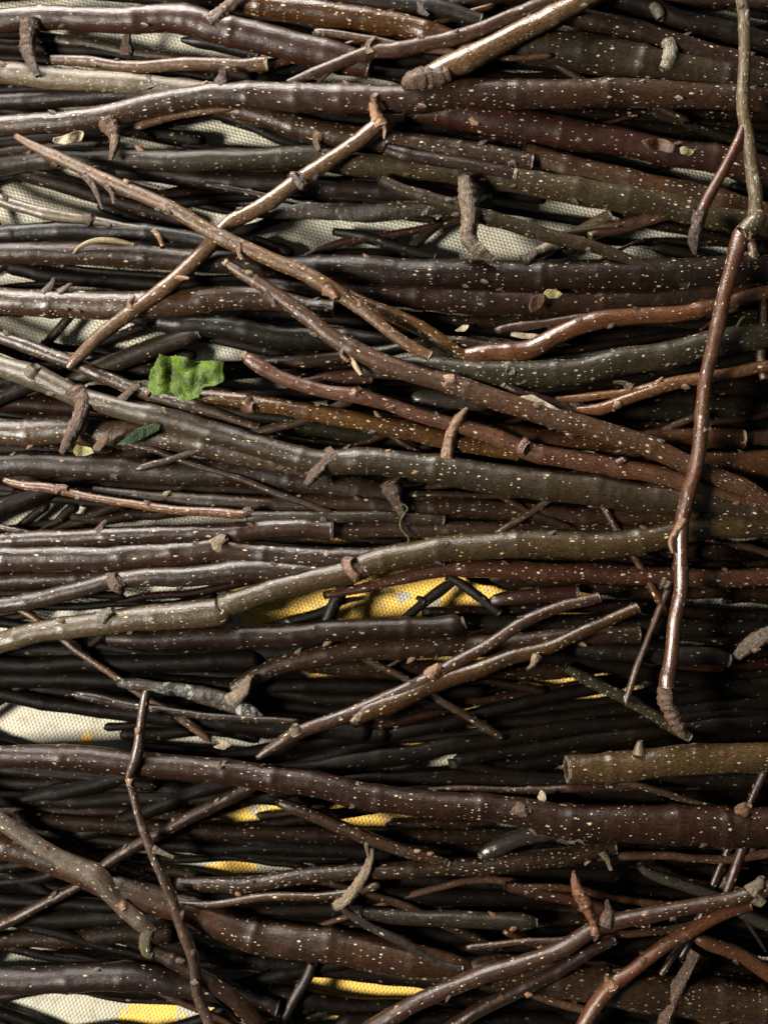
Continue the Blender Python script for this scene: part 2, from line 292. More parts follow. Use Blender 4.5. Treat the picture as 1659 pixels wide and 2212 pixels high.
# Every stick: (kind, label, bark, tier, outline points (x, y, radius), extras)
# plan coordinates: x to the right, y down, unit = about a quarter of a millimetre on the mat
STICKS = [
('branch','thick smooth reddish brown branch at the top left, arching above the pale mat','red',4.2,[(-60,52,24),(0,48,24),(110,38,24),(250,38,26),(390,43,29),(470,62,30),(560,84,31),(720,122,31),(800,146,24)],
   dict(spurs=[('spur',[(66,50,22),(60,90,20),(66,125,14),(83,165,7)],'knob',0),('bud',[(455,52,16),(500,10,13),(530,-12,9)],'knob',8)])),
('branch','smooth orange brown branch along the top edge, left of the diagonal shiny branch','ochre2',3.4,[(500,2,26),(600,14,27),(718,32,28),(860,56,27),(960,84,25),(1060,110,20)],dict()),
('twig','blackish twig along the very top edge above the orange brown branch','dark',3.8,[(560,-20,20),(760,-4,20),(900,14,19),(1040,46,16)],dict(spurs=[('bud',[(905,10,10),(912,24,9),(925,34,4)],'knob',6)])),
('twig','slim pinkish brown twig rising to the right under the shiny diagonal branch','pink',5.2,[(620,181,8),(700,152,12),(800,118,14),(860,112,15),(975,86,15),(1052,61,15),(1130,28,15),(1220,-10,14)],
   dict(spurs=[('bud',[(800,116,9),(796,98,9),(812,80,5)],'knob',3)])),
('branch','glossy diagonal branch with a broken bark end, entering from the top edge','shiny',6.4,[(915,168,18),(950,156,25),(1019,124,27),(1060,100,25),(1130,61,24),(1240,4,22),(1330,-44,22)],
   dict(spurs=[('torn_bark',[(870,187,7),(884,178,17),(905,172,24),(935,164,27),(962,152,26)],'knob',0)])),
('branch','long thick brown branch crossing the whole upper part, carrying three stubby spurs','brown',4.8,[(-60,284,22),(0,276,22),(110,264,22),(221,253,23),(386,222,23),(470,204,26),(607,205,28),(773,214,29),(853,215,29),(1019,204,30),(1185,199,30),(1350,199,28),(1570,209,25),(1720,232,24)],
   dict(spurs=[('spur',[(232,262,20),(246,290,16),(247,316,12),(239,346,5)],'knob',2),('spur',[(475,195,16),(482,168,14),(484,148,11)],'knob',3),('spur',[(822,235,12),(812,222,13),(808,205,10)],'knobp',6)])),
('branch','pale greyish branch under the long brown one at the left edge','grey',3.2,[(-60,158,24),(0,160,24),(110,166,25),(221,176,25),(330,188,24),(450,198,22),(560,220,20)],
   dict(spurs=[('bud',[(330,190,16),(325,176,15),(318,164,9)],'knob',3)])),
('twig','grey olive twig dipping to the right above the pale greyish branch','olive',2.4,[(80,78,12),(180,88,13),(280,108,12),(380,124,11),(440,130,9)],dict(spurs=[('spur',[(276,118,13),(275,95,12),(278,68,6)],'knob',5)])),
('twig','slim tan twig lying on the pale greyish branch, cut short at a ring','pink',3.9,[(110,130,10),(220,136,12),(330,142,13),(470,137,13),(576,137,15)],dict(cut1='pale')),
('twig','short blackish split stub poking over the mat near the top left','black',3.0,[(392,86,5),(425,90,13),(470,97,14),(560,120,14)],dict()),
('branch','dim brown branch at the left edge between the greyish and long brown ones','dark',2.6,[(-60,226,18),(0,222,19),(166,214,20),(290,206,20),(420,212,18)],dict()),
('twig','thin pale brown twig just under the long brown branch at upper left','pink',4.0,[(266,284,7),(320,266,9),(386,248,9),(460,234,9),(530,228,8)],dict()),
('twig','long slender ochre twig running diagonally down from the upper left','ochre',7.8,[(32,292,6),(100,330,11),(182,372,13),(270,410,14),(359,449,15),(469,504,16),(580,554,16),(663,592,16),(718,630,16),(760,664,12),(800,692,12),(870,738,12),(930,770,11)],
   dict(spurs=[('bud',[(186,376,9),(206,410,8),(222,452,3)],'knob',-4),('bud',[(232,398,7),(243,420,6),(247,440,4)],'knob',-2),('bud',[(705,622,13),(718,634,13),(726,646,7)],'knobp',7),('bud',[(520,528,8),(518,548,8),(524,562,5)],'knobp',4)])),
('branch','long brown diagonal branch from mid left to the right edge, broken at its upper end','brown2',7.0,[(491,568,8),(520,590,13),(580,631,15),(663,686,17),(745,742,20),(853,788,22),(964,832,22),(1074,866,23),(1240,915,23),(1405,965,22),(1571,1037,20),(1660,1086,18),(1720,1118,17)],
   dict(cut0='rough',spurs=[('bud',[(744,752,8),(740,768,7),(752,782,4)],'knobp',2),('bud',[(958,828,13),(972,820,14),(984,816,7)],'knobp',10),('thorn',[(760,770,6),(768,790,6),(780,810,3)],'wood',0),('bud',[(576,632,9),(590,650,7),(592,664,4)],'knob',1)])),
('branch','shiny grey brown diagonal branch rising from the left to the orange node at top','shiny2',6.0,[(150,796,8),(171,769,13),(265,686,16),(359,614,17),(442,548,17),(497,487,17),(552,453,17),(635,394,17),(652,386,18),(745,322,17),(800,284,18),(826,262,16)],
   dict(spurs=[('bud',[(286,668,10),(282,654,9),(292,640,4)],'knobp',5),('bud',[(380,600,8),(398,600,6),(410,602,3)],'knobp',8),('bud',[(645,392,20),(652,384,20)],'knob',2),('bud',[(822,272,13),(812,246,12),(806,220,10)],'knobp',6),('bud',[(828,262,8),(832,280,6),(830,300,3)],'knobp',6)])),
('branch','long grey lichen spotted branch from the left edge with four crooked spurs','lichen',5.0,[(-60,762,22),(0,792,24),(72,814,27),(166,854,25),(230,872,24),(304,893,25),(442,932,26),(607,976,27),(690,998,29),(773,1002,30),(884,1008,32),(964,1017,35),(1130,1042,37),(1240,1057,37),(1405,1075,35),(1660,1096,33),(1730,1102,32)],
   dict(spurs=[('spur',[(166,845,20),(182,868,21),(172,905,21),(152,945,18),(134,980,9)],'knob',9),('spur',[(262,866,10),(275,852,10),(292,838,9),(306,832,6)],'knob',6),('spur',[(722,985,22),(700,1004,19),(680,1025,15),(660,1050,9)],'knob',9),('spur',[(842,1040,20),(856,1080,16),(870,1112,9)],'knob',-4),('spur',[(964,1000,15),(970,962,14),(980,925,15),(996,898,12),(1010,880,4)],'knobp',10),('bud',[(72,806,20),(78,790,12)],'lichen',8)])),
('branch','ochre brown branch with pale dots, its blunt tip just right of the green leaf','ochre2',5.2,[(418,852,7),(445,856,13),(530,868,18),(552,873,20),(640,886,18),(718,899,20),(820,922,21),(916,938,21),(1019,958,20),(1120,980,16)],
   dict(spurs=[('bud',[(535,874,18),(545,880,17),(552,882,12)],'knobp',7)])),
('twig','long rosy twig with a torn upper end, running beside the ochre branch rightward','rose',6.5,[(530,768,8),(545,782,14),(607,821,14),(690,845,14),(773,857,16),(840,876,14),(916,904,15),(1019,932,17),(1130,967,19),(1240,990,20),(1350,1010,20),(1460,1037,19),(1599,1081,15),(1700,1120,14)],
   dict(cut0='rough',spurs=[('bud',[(768,850,12),(774,838,9)],'rose',6),('bud',[(1128,966,18),(1140,972,17)],'knobp',5),('bud',[(1335,1000,10),(1350,990,7)],'rose',6)])),
('twig','dotted dark twig behind the long diagonal branch, right of the green leaf','dark2',4.4,[(560,788,14),(640,780,15),(718,774,15),(826,760,14),(916,742,14),(1000,738,13),(1090,756,12)],dict()),
('branch','bent glossy red brown branch rising to the right edge above the greenish black one','shinyred',5.0,[(1000,770,16),(1047,766,19),(1140,758,21),(1212,725,20),(1295,697,19),(1380,686,18),(1461,678,17),(1571,650,15),(1660,631,14),(1730,612,14)],dict()),
('branch','greenish black branch with pale specks, middle right','olivek',5.6,[(780,800,14),(840,796,20),(909,796,24),(1010,804,26),(1102,808,27),(1240,799,27),(1350,782,28),(1461,761,28),(1571,738,28),(1660,722,27),(1740,706,27)],
   dict(spurs=[('bud',[(1100,798,13),(1104,800,12)],'frost',18)])),
('twig','forked orange brown glossy twig at the right edge with two prongs to the left','shinyo',6.2,[(1740,782,14),(1660,795,14),(1544,815,14),(1440,830,14),(1323,846,10),(1260,856,10),(1196,864,8)],
   dict(spurs=[('side_shoot',[(1470,826,13),(1433,836,14),(1385,852,13),(1350,864,13),(1295,884,14),(1240,888,9)],'shinyo',0),('bud',[(1360,838,8),(1345,828,6),(1325,826,4)],'knob',2),('bud',[(1330,874,12),(1322,884,8)],'knobp',2)])),
('twig','upright twig on the right, grey above its knot and red brown and glossy below','greyv',9.0,[(1590,-70,12),(1599,-10,12),(1606,110,12),(1609,248,13),(1621,386,14),(1628,450,15),(1630,480,19)],
   dict(spurs=[('lower_stem',[(1631,472,17),(1610,500,19),(1600,520,18),(1582,587,16),(1566,650,15),(1555,708,15),(1534,800,14),(1520,880,14),(1505,970,15),(1488,1048,15),(1480,1127,15),(1472,1265,15),(1455,1347,14),(1446,1430,15),(1441,1462,17),(1440,1485,17)],'shinyred',0),('swollen_tip',[(1441,1462,14),(1438,1480,18),(1438,1510,22),(1446,1532,21),(1454,1552,21),(1466,1572,17),(1474,1586,12),(1480,1596,5)],'knob',0),
     ('side_shoot',[(1606,268,9),(1592,310,12),(1560,372,12),(1530,425,12),(1512,465,13)],'redmat',-6),('spur',[(1514,458,14),(1505,487,18),(1498,515,16),(1500,550,5)],'knob',-6),
     ('bud',[(1476,1120,10),(1455,1155,9),(1448,1172,8),(1452,1195,4)],'knobp',2),('collar',[(1642,462,15),(1630,480,21),(1606,506,20)],'lichen',2)])),
('twig','short pinkish upright twig at the right edge behind the long upright one','pink',4.5,[(1620,520,9),(1627,543,10),(1638,615,11),(1646,675,10),(1643,775,10),(1650,820,9)],dict()),
('branch','thick olive grey branch slanting down across the upper right','olive',3.8,[(700,346,20),(743,353,24),(909,364,25),(1074,384,26),(1240,410,28),(1405,442,28),(1571,470,25),(1720,496,25)],dict()),
('twig','brown branch stub ending in a pale sawn face in the upper middle','brown',4.5,[(830,322,14),(881,331,16),(1019,354,17),(1110,380,17)],dict(cut1='pale')),
('branch','very wide dark orange brown branch in the upper right, behind the olive one','dkochre',2.6,[(1130,330,26),(1300,384,30),(1500,436,33),(1680,480,34),(1760,500,34)],dict()),
('branch','dark wine red branch slanting under the long brown one at upper right','wine',3.0,[(880,232,26),(1000,248,30),(1130,268,32),(1350,306,28),(1571,350,28),(1740,396,28)],dict(spurs=[('bud',[(1005,245,13),(1020,262,9),(1034,268,4)],'knobp',8)])),
('branch','blurry thick olive branch below the glossy one at upper right','olive',3.4,[(1040,96,26),(1157,98,38),(1295,118,42),(1461,150,38),(1660,184,34),(1740,196,34)],dict()),
('branch','brown branch at upper right with a frosty lichen tuft','brown',4.3,[(1190,20,20),(1229,33,21),(1378,66,22),(1544,115,22),(1700,160,20)],dict(spurs=[('lichen_tuft',[(1440,88,14),(1448,110,16),(1440,136,18),(1428,150,8)],'frost',8)])),
('branch','dark branch in the top right corner','dark',3.6,[(1250,-24,18),(1380,6,19),(1461,35,20),(1600,78,20),(1740,124,18)],dict(spurs=[('lichen_tuft',[(1405,14,10),(1420,24,14),(1426,42,8)],'frost',6)])),
('branch','grey black branch running level across the left, under the ochre twig','greyk',3.2,[(-60,366,20),(0,358,21),(110,348,22),(221,342,23),(442,345,24),(663,342,23),(800,350,18)],dict()),
('branch','dull brown branch falling right under the long brown branch at top centre','brown',3.6,[(440,225,16),(520,240,20),(690,282,24),(830,306,24),(1000,330,24),(1150,352,20)],dict(spurs=[('bud',[(690,292,12),(684,308,9),(690,326,5)],'knob',4)])),
('branch','dark level branch seen either side of the shiny grey brown diagonal, upper one','dark',2.4,[(250,372,14),(360,384,18),(500,392,20),(700,402,20),(900,424,20),(1060,446,16)],dict()),
('branch','rough barked dark branch under the olive grey one, left of the hanging spur','rough',2.9,[(540,448,14),(640,452,17),(743,462,19),(853,456,19),(964,438,18),(1060,428,14)],dict()),
('twig','slender olive twig slanting down to a point below the olive grey branch','olive',5.0,[(820,386,12),(881,410,14),(970,442,16),(1052,471,17),(1212,512,16),(1300,540,13),(1380,574,12),(1430,594,11),(1487,616,8)],dict()),
('spur','crooked pale crusted spur hanging down in the upper middle','knobg',6.0,[(1000,380,12),(1006,410,18),(1017,465,19),(1012,510,18),(1032,540,16),(1066,562,6)],dict()),
('twig','grey twig stub slanting up to the right over the mat at the upper right','grey',2.6,[(1130,566,9),(1170,542,12),(1240,506,12),(1317,465,12)],dict()),
('twig','brown twig stub with a blunt pale end in the upper right gap','pink',3.2,[(1275,510,10),(1300,498,14),(1350,488,14),(1440,462,13)],dict(cut0='pale')),
('twig','thin blackish twig slanting up between two mat patches in the upper middle','dark',1.8,[(868,556,9),(900,524,10),(964,471,9),(1000,450,9)],dict()),
('twig','blackish crooked twig on the mat left of the hanging spur','black',1.6,[(720,500,9),(790,512,13),(880,540,13),(940,556,12)],dict()),
('twig','thin dark reddish twig rising right toward the hanging spur','wine',2.0,[(640,562,6),(734,522,9),(826,512,9),(930,492,8),(1010,468,8)],dict()),
('branch','near black thick branch level across the middle right, below the mat gaps','dark2',3.8,[(600,572,20),(700,580,28),(850,590,32),(1019,594,33),(1295,600,34),(1571,592,34),(1740,588,34)],dict(spurs=[('bud',[(1130,566,12),(1150,552,9),(1160,540,4)],'knob',4)])),
('branch','dim brown branch below the near black one, middle right','brownk',3.2,[(560,610,16),(760,634,24),(1000,645,30),(1250,652,30),(1500,640,28),(1720,630,26)],dict()),
('branch','black branch at the left edge above the curved pale stem','black',2.8,[(-60,500,18),(0,506,20),(166,506,22),(331,510,20),(440,520,16),(560,545,14)],dict()),
('branch','dark brown branch at left under the curved pale stem','brownk',3.3,[(-60,552,22),(0,552,24),(166,552,26),(359,556,26),(497,566,26),(660,580,22)],dict()),
('branch','dark dotted branch level at left, crossed by the shiny diagonal','brown',4.0,[(-60,642,24),(0,648,27),(166,656,29),(359,656,29),(470,648,26),(600,648,22),(720,668,18)],dict(spurs=[('bud',[(100,632,10),(112,615,8),(118,600,4)],'knobg',6),('bud',[(130,632,9),(146,620,7),(154,612,4)],'knobg',6)])),
('branch','blue black branch right of the diagonal crossing, above the green leaf','bluek',3.4,[(340,694,18),(420,702,24),(552,720,26),(718,732,26),(860,740,20)],dict()),
('branch','grey green blunt branch end pointing up to the right, just above the green leaf','greyk',3.8,[(120,838,14),(200,802,20),(270,776,22),(340,750,22),(400,730,20),(428,718,14)],dict(cut1='grey')),
('twig','thin dark twig slanting over the mat at the left edge','dark',1.8,[(70,780,8),(90,755,9),(155,680,10),(190,640,9)],dict()),
('twig','silvery tapering twig with an orange bud tip, at the left on the mat','silver',3.6,[(-60,398,12),(-15,425,13),(50,446,13),(110,462,13),(221,478,9),(280,488,6),(331,498,5)],dict(spurs=[('bud',[(331,496,5),(343,508,7),(352,532,5)],'knobp',0),('bud',[(190,474,12),(202,468,8)],'knob',4)])),
('dry_stem','thin pale curved dry stem lying on a dark branch at left','straw',5.2,[(160,548,3),(175,532,5),(210,519,6),(250,520,6),(290,528,3)],dict()),
('twig','greyish brown twig above the long lichen branch, ending under the green leaf','greyp',4.3,[(-60,700,13),(40,738,15),(120,768,16),(221,808,16),(330,848,15),(440,884,14),(560,925,12)],dict(spurs=[('bud',[(318,850,12),(330,836,8),(322,828,5)],'knob',4)])),
('branch','grey brown dotted branch below the long lichen branch at left','greyp',3.4,[(-60,926,26),(0,928,28),(221,936,30),(400,950,30),(560,985,28),(720,1020,24)],dict()),
('branch','very dark branch at left, just above the thin red twig','dark',3.0,[(-60,1004,20),(0,1002,24),(276,1010,27),(600,1032,28),(800,1062,26),(1000,1092,20)],dict()),
('twig','bluish stub at the left edge under the lichen branch','bluek',3.4,[(-60,884,16),(-10,862,17),(40,842,17),(90,826,14)],dict()),
('twig','thin wine red twig at left above the lit mat sliver, with a yellowish node','rose',5.6,[(8,1036,6),(40,1044,9),(133,1060,11),(160,1066,9),(276,1088,9),(380,1102,10),(500,1112,11),(538,1108,9)],dict(spurs=[('bud',[(122,1058,11),(136,1054,11),(148,1056,8)],'knobp',3),('bud',[(530,1106,9),(546,1100,7)],'knob',3)])),
('twig','grey rough twig continuing right of the thin wine red one','greyk',4.6,[(535,1120,9),(560,1116,12),(680,1112,12),(820,1116,12),(960,1124,11)],dict()),
('branch','dim brown branch in the middle just beneath the lichen branch','brownk',3.6,[(200,1062,12),(360,1080,17),(497,1090,20),(700,1092,20),(916,1098,20),(1200,1112,20),(1480,1122,18)],dict()),
('branch','sawn off brown branch whose flat end faces right, middle left','brown',4.6,[(-60,1172,16),(0,1170,18),(110,1164,20),(276,1156,21),(497,1147,22),(718,1146,23)],dict(cut1='dark',spurs=[('bud',[(215,1148,9),(224,1132,7),(232,1124,4)],'knob',2)])),
('branch','brown branch running right from the sawn off one, above the yellow patch','brown',4.0,[(680,1140,18),(800,1142,19),(1000,1142,20),(1200,1146,20),(1400,1152,18)],dict()),
('branch','broad brown dotted branch with a grey knot, at the left below the sawn off one','brown',4.8,[(-60,1204,24),(0,1204,26),(166,1206,27),(387,1196,27),(470,1186,28),(552,1198,27),(718,1206,26),(860,1206,22),(960,1212,16)],dict(spurs=[('bud',[(468,1180,15),(478,1166,14),(490,1162,7)],'knobg',14)])),
('branch','dim brown branch at the left edge over the purplish one','brownk',4.0,[(-60,1262,16),(0,1258,18),(120,1250,19),(240,1246,16)],dict()),
('branch','purplish grey branch sweeping up from the left edge','greyp',5.0,[(-60,1318,17),(0,1305,18),(110,1288,19),(200,1266,19),(243,1256,20),(387,1246,25),(552,1234,25),(663,1236,20),(760,1250,12)],dict(spurs=[('bud',[(250,1262,20),(262,1250,19)],'knob',3)])),
('branch','long olive branch with nodes bowing across the whole picture above the yellow patch','olive2',5.2,[(-60,1402,22),(0,1384,22),(110,1356,23),(232,1340,25),(350,1333,27),(469,1324,30),(490,1310,24),(552,1287,24),(660,1256,24),(768,1230,25),(790,1220,26),(881,1193,26),(980,1180,27),(1074,1176,28),(1240,1176,28),(1340,1170,28),(1406,1158,28),(1516,1132,30),(1660,1130,30),(1740,1134,30)],
   dict(spurs=[('bud',[(225,1334,14),(234,1324,14),(246,1318,8)],'frost',12),('bud',[(764,1228,22),(772,1222,21)],'knobp',6),('bud',[(1522,1116,10),(1534,1104,9),(1542,1098,5)],'knobp',10)])),
('twig','black stub crossing the large yellow patch from the olive branch downward','black',3.0,[(775,1225,16),(748,1262,16),(725,1300,15),(705,1350,14)],dict()),
('twig','black pointed sliver of wood across the left part of the yellow patch','black',2.2,[(560,1362,9),(620,1345,12),(690,1324,10),(740,1300,7),(790,1290,4)],dict()),
('twig','black jagged twig at the right end of the yellow patch','black',2.4,[(985,1252,8),(950,1276,12),(908,1308,10),(865,1345,10)],dict(spurs=[('bud',[(915,1298,8),(900,1290,5)],'black',0)])),
('twig','black twig slanting down just right of the yellow patch','black',3.0,[(965,1245,9),(1000,1264,11),(1035,1290,11),(1080,1325,10)],dict()),
('branch','dark brown branch under the olive one, ending in a knob below the yellow patch','brownk',4.6,[(230,1380,16),(340,1380,24),(469,1378,26),(620,1370,26),(773,1362,26),(916,1354,24),(985,1350,22),(1002,1346,15)],dict(cut1='dark')),
('branch','pinkish brown dotted branch to the right of the yellow patch','pinkb',4.5,[(700,1286,9),(800,1262,11),(892,1240,15),(960,1230,18),(1047,1228,20),(1140,1232,21),(1240,1238,21),(1433,1246,21),(1660,1243,21),(1740,1240,21)],dict(spurs=[('bud',[(1425,1256,12),(1442,1262,9),(1436,1272,5)],'knobg',8)])),
('twig','dim red branch stub just right of the yellow patch','wine',3.6,[(1060,1300,9),(1085,1294,14),(1160,1286,16),(1245,1281,16)],dict(cut1='dark')),
('branch','forked brown branch rising right in the lower middle with two long prongs','brown3',6.2,[(556,1638,6),(590,1612,12),(652,1576,15),(773,1532,15),(860,1496,15),(930,1462,17),(1019,1408,13),(1075,1376,13),(1130,1346,13),(1212,1314,12),(1295,1290,11)],
   dict(spurs=[('side_shoot',[(760,1562,14),(798,1536,21),(880,1502,21),(964,1466,20),(1074,1432,18),(1163,1410,16),(1268,1358,14),(1378,1312,12)],'dkochre',-5),('bud',[(930,1460,17),(942,1444,14),(950,1434,7)],'knobp',6),('bud',[(640,1582,12),(636,1566,9)],'knobg',4),('bud',[(1160,1416,12),(1150,1436,8),(1138,1446,5)],'knobg',4),('bud',[(775,1548,11),(768,1560,8)],'knobg',3)])),
('branch','rough lichen crusted twig in the dark lower left','frostb',4.2,[(255,1476,8),(290,1478,13),(331,1482,12),(400,1494,14),(450,1506,16),(500,1524,18),(545,1546,15),(565,1552,7)],dict(spurs=[('spur',[(500,1516,16),(528,1490,17),(543,1460,8)],'knobg',3)])),
('branch','dark brown branch right of the lichen crusted twig','brownk',3.2,[(500,1490,14),(552,1462,20),(635,1430,23),(800,1402,25),(1000,1396,24),(1200,1384,22),(1380,1372,20)],dict()),
('twig','thin upright purplish twig at lower left crossing over the dark branches','purple',7.2,[(318,1490,8),(315,1510,10),(306,1576,10),(298,1632,13),(290,1660,11),(284,1681,8),(296,1725,9),(309,1775,9),(331,1842,11),(359,1924,11),(387,1996,12),(420,2080,12),(431,2152,11),(453,2210,12),(470,2260,12)],
   dict(spurs=[('bud',[(330,1834,9),(350,1842,7),(376,1852,4)],'knobg',2),('bud',[(282,1684,8),(280,1700,6)],'knobp',3),('bud',[(424,2120,9),(414,2128,7)],'knobg',2)])),
('branch','long thick brown branch with a cracked right end, crossing the lower part','brown4',5.4,[(-60,1636,20),(0,1636,24),(120,1638,27),(276,1648,28),(497,1670,27),(663,1696,30),(800,1722,30),(916,1734,30),(1040,1744,30),(1130,1755,33),(1240,1776,40),(1461,1783,44),(1660,1783,44),(1740,1783,44)],
   dict(spurs=[('bud',[(1118,1752,18),(1130,1750,16),(1140,1748,9)],'knob',20),('bud',[(470,1660,10),(480,1650,8)],'knobg',18),('bud',[(1600,1752,12),(1615,1738,9)],'knob',24)])),
('branch','short olive branch piece with a clean sawn end at the lower right','olive3',5.6,[(1226,1662,30),(1300,1655,31),(1406,1648,31),(1500,1645,31),(1645,1643,31),(1740,1642,31)],dict(cut0='dark',spurs=[('bud',[(1380,1628,12),(1381,1612,11),(1383,1600,6)],'palebud',0)])),
('twig','thin brown twig slanting down to the right in the lower middle','brown',4.6,[(600,1732,10),(640,1748,14),(745,1792,15),(830,1822,14),(909,1848,12),(970,1866,8)],dict(spurs=[('bud',[(795,1806,7),(792,1830,5),(796,1850,3)],'knobg',0)])),
('branch','dark dotted branch bowing under the long cracked one, lower middle','dark2',4.2,[(380,1908,13),(470,1912,17),(552,1908,18),(690,1890,18),(884,1880,19),(964,1877,20),(1130,1864,21),(1240,1846,20),(1330,1830,15)],dict(spurs=[('bud',[(1302,1838,12),(1312,1856,9),(1320,1880,5)],'knobg',6)])),
('branch','short glossy bluish stub beside a pale mat patch, lower middle','shinyb',4.0,[(1040,1850,10),(1060,1838,16),(1130,1808,18),(1230,1790,18)],dict(cut0='dark')),
('twig','glossy blue grey twig slanting down at the lower right','shinyb',4.8,[(1380,1868,7),(1400,1884,11),(1461,1910,13),(1544,1940,13),(1630,1986,14),(1730,2026,14)],dict()),
('branch','forked brown branch with a tall pointed red bud, lower right corner','brown3',6.8,[(720,2262,19),(853,2190,19),(1019,2118,19),(1130,2080,18),(1220,2044,18),(1284,2012,18),(1378,1982,17),(1460,1962,16),(1544,1946,15),(1627,1928,17),(1720,1896,15)],
   dict(spurs=[('bud',[(1284,2014,12),(1282,1992,13),(1266,1958,18),(1244,1918,14),(1238,1882,4)],'budred',8),('bud',[(1306,1996,13),(1314,1972,11),(1310,1946,5)],'knob',5),('bud',[(1620,1928,16),(1640,1908,14),(1644,1894,8)],'knobg',4),('bud',[(1632,1938,14),(1648,1954,9)],'frost',5)])),
('twig','brown twig lying just below the forked one, lower right','brown',5.8,[(920,2256,14),(1019,2196,16),(1130,2138,16),(1257,2066,14),(1330,2030,10)],dict()),
('twig','reddish orange twig rising right in the lower right corner','redmat',6.2,[(1230,2262,14),(1262,2212,15),(1316,2134,18),(1360,2100,15),(1433,2047,15),(1544,1982,14),(1620,1956,11)],dict(spurs=[('bud',[(1322,2130,13),(1312,2116,9),(1310,2106,5)],'knobp',4)])),
('twig','dark knobbly twig near the bottom right edge','knob',5.0,[(1415,2262,12),(1433,2207,14),(1445,2172,11),(1461,2138,13),(1485,2095,10),(1502,2055,11)],dict()),
('twig','glossy red twig leaving at the right edge near the bottom','shinyred',5.0,[(1500,2022,9),(1527,2036,15),(1599,2065,16),(1660,2106,16),(1740,2160,16)],dict()),
('branch','wide dim brown branch across the bottom right','brownk',3.2,[(1000,2104,24),(1100,2104,36),(1350,2132,44),(1660,2182,44),(1740,2196,44)],dict()),
('branch','wide warm brown branch from lower left toward the bottom middle','brown5',3.6,[(-60,1800,26),(0,1822,28),(110,1862,31),(270,1925,33),(414,1970,35),(552,2018,38),(718,2042,40),(900,2068,38),(1020,2100,22)],dict()),
('branch','dusty grey brown branch at lower left ending in a mossy tip','dusty',5.8,[(-60,1736,14),(0,1774,16),(110,1842,18),(180,1876,20),(210,1892,22),(248,1942,17),(295,1985,16),(331,2015,12)],dict(spurs=[('moss_tip',[(325,2006,12),(316,2030,12),(318,2056,11),(330,2064,6)],'moss',-2),('bud',[(262,1950,10),(270,1966,6)],'knobp',5)])),
('twig','dark brown twig rising to the right toward the long cracked branch','brownk',4.8,[(210,1882,12),(276,1838,13),(353,1797,14),(442,1748,15),(552,1698,14),(620,1672,12)],dict()),
('twig','dark twig running from the dusty fork down to the left edge','brownk',4.2,[(200,1898,10),(110,1944,12),(0,2002,12),(-60,2034,12)],dict()),
('branch','dark purple brown branch along the bottom left','purplek',3.4,[(-60,2112,26),(0,2114,28),(166,2118,30),(330,2112,30),(442,2138,26),(600,2180,20)],dict()),
('twig','dark brown twig crossing behind the upright purplish one at the bottom','brownk',5.2,[(320,2046,12),(414,2096,16),(497,2152,17),(552,2212,17),(585,2262,17)],dict()),
('twig','thin dark twig over the pale patch at the bottom middle','dark',2.6,[(676,2080,11),(663,2113,12),(635,2160,12),(600,2230,11)],dict()),
('twig','crusty forked twig with a silvery lower prong, bottom middle','knobg',5.2,[(804,1832,4),(798,1862,9),(775,1909,13),(750,1940,15),(722,1962,11)],dict(spurs=[('side_shoot',[(738,1950,8),(752,1972,9),(801,2003,9),(860,2034,10),(930,2072,9),(1000,2092,7)],'shinyb',0)])),
('branch','blue black branch with a lichen speck, ending blunt in the bottom middle','bluek',4.2,[(780,1970,13),(853,1976,16),(1019,1984,18),(1130,1992,17),(1160,1994,10)],dict()),
('twig','dull red twig just above the blue black branch','wine',4.0,[(1090,1914,10),(1130,1924,13),(1229,1944,14),(1340,1975,13),(1400,2000,10)],dict()),
('twig','olive dark twig slanting toward the swollen tip of the upright one','olivek',3.6,[(1220,1440,9),(1260,1462,13),(1350,1508,13),(1433,1557,12),(1490,1594,10)],dict()),
('twig','knobbly twig tip poking in from the right edge','knobg',5.4,[(1740,1330,16),(1670,1362,16),(1625,1384,17),(1604,1404,14),(1588,1420,9)],dict()),
('branch','nearly black branch at the right behind the upright twig','black',3.0,[(1240,1400,16),(1330,1408,19),(1516,1414,20),(1572,1426,15)],dict(cut1='dark')),
('twig','short red brown twig standing up under the cracked branch at the right','redmat',3.8,[(1556,1960,11),(1576,1910,12),(1606,1822,12),(1618,1780,11)],dict()),
('twig','ochre brown twig end in the centre, behind the long diagonal branch','ochre2',5.0,[(750,632,10),(798,660,15),(909,712,17),(970,748,17),(1035,790,14)],dict()),
('twig','split brown twig with pale torn edges, right of the centre','brown',5.9,[(1090,830,10),(1120,846,14),(1180,872,15),(1260,905,14),(1340,936,12)],dict(cut0='rough')),
('branch','brown branch with a pale broken ring, beside the upright twig at right','ochre2',4.6,[(1010,920,16),(1130,938,20),(1223,948,22),(1405,946,21),(1540,948,21),(1602,949,21)],dict(cut1='pale',spurs=[('stub',[(1225,940,16),(1244,926,15),(1252,922,14)],'pinkb',16)])),
('branch','brown dotted branch at the right edge above the diagonal tail','ochre2',4.2,[(1290,968,16),(1400,990,24),(1527,1000,29),(1660,1004,30),(1740,1004,30)],dict()),
('twig','dark cut twig end showing right of the broken ring','brown',3.6,[(1606,946,18),(1680,944,18),(1740,942,18)],dict(cut0='pale')),
('twig','frosty blue blunt stub in the dark centre, left of the red spur','shinyb',3.8,[(890,864,9),(905,862,17),(960,864,19),(1060,872,18)],dict()),
('twig','dim red stub just above the rosy twig, right of the thorn','wine',3.6,[(650,826,12),(720,818,16),(800,812,17)],dict(cut1='dark')),
]
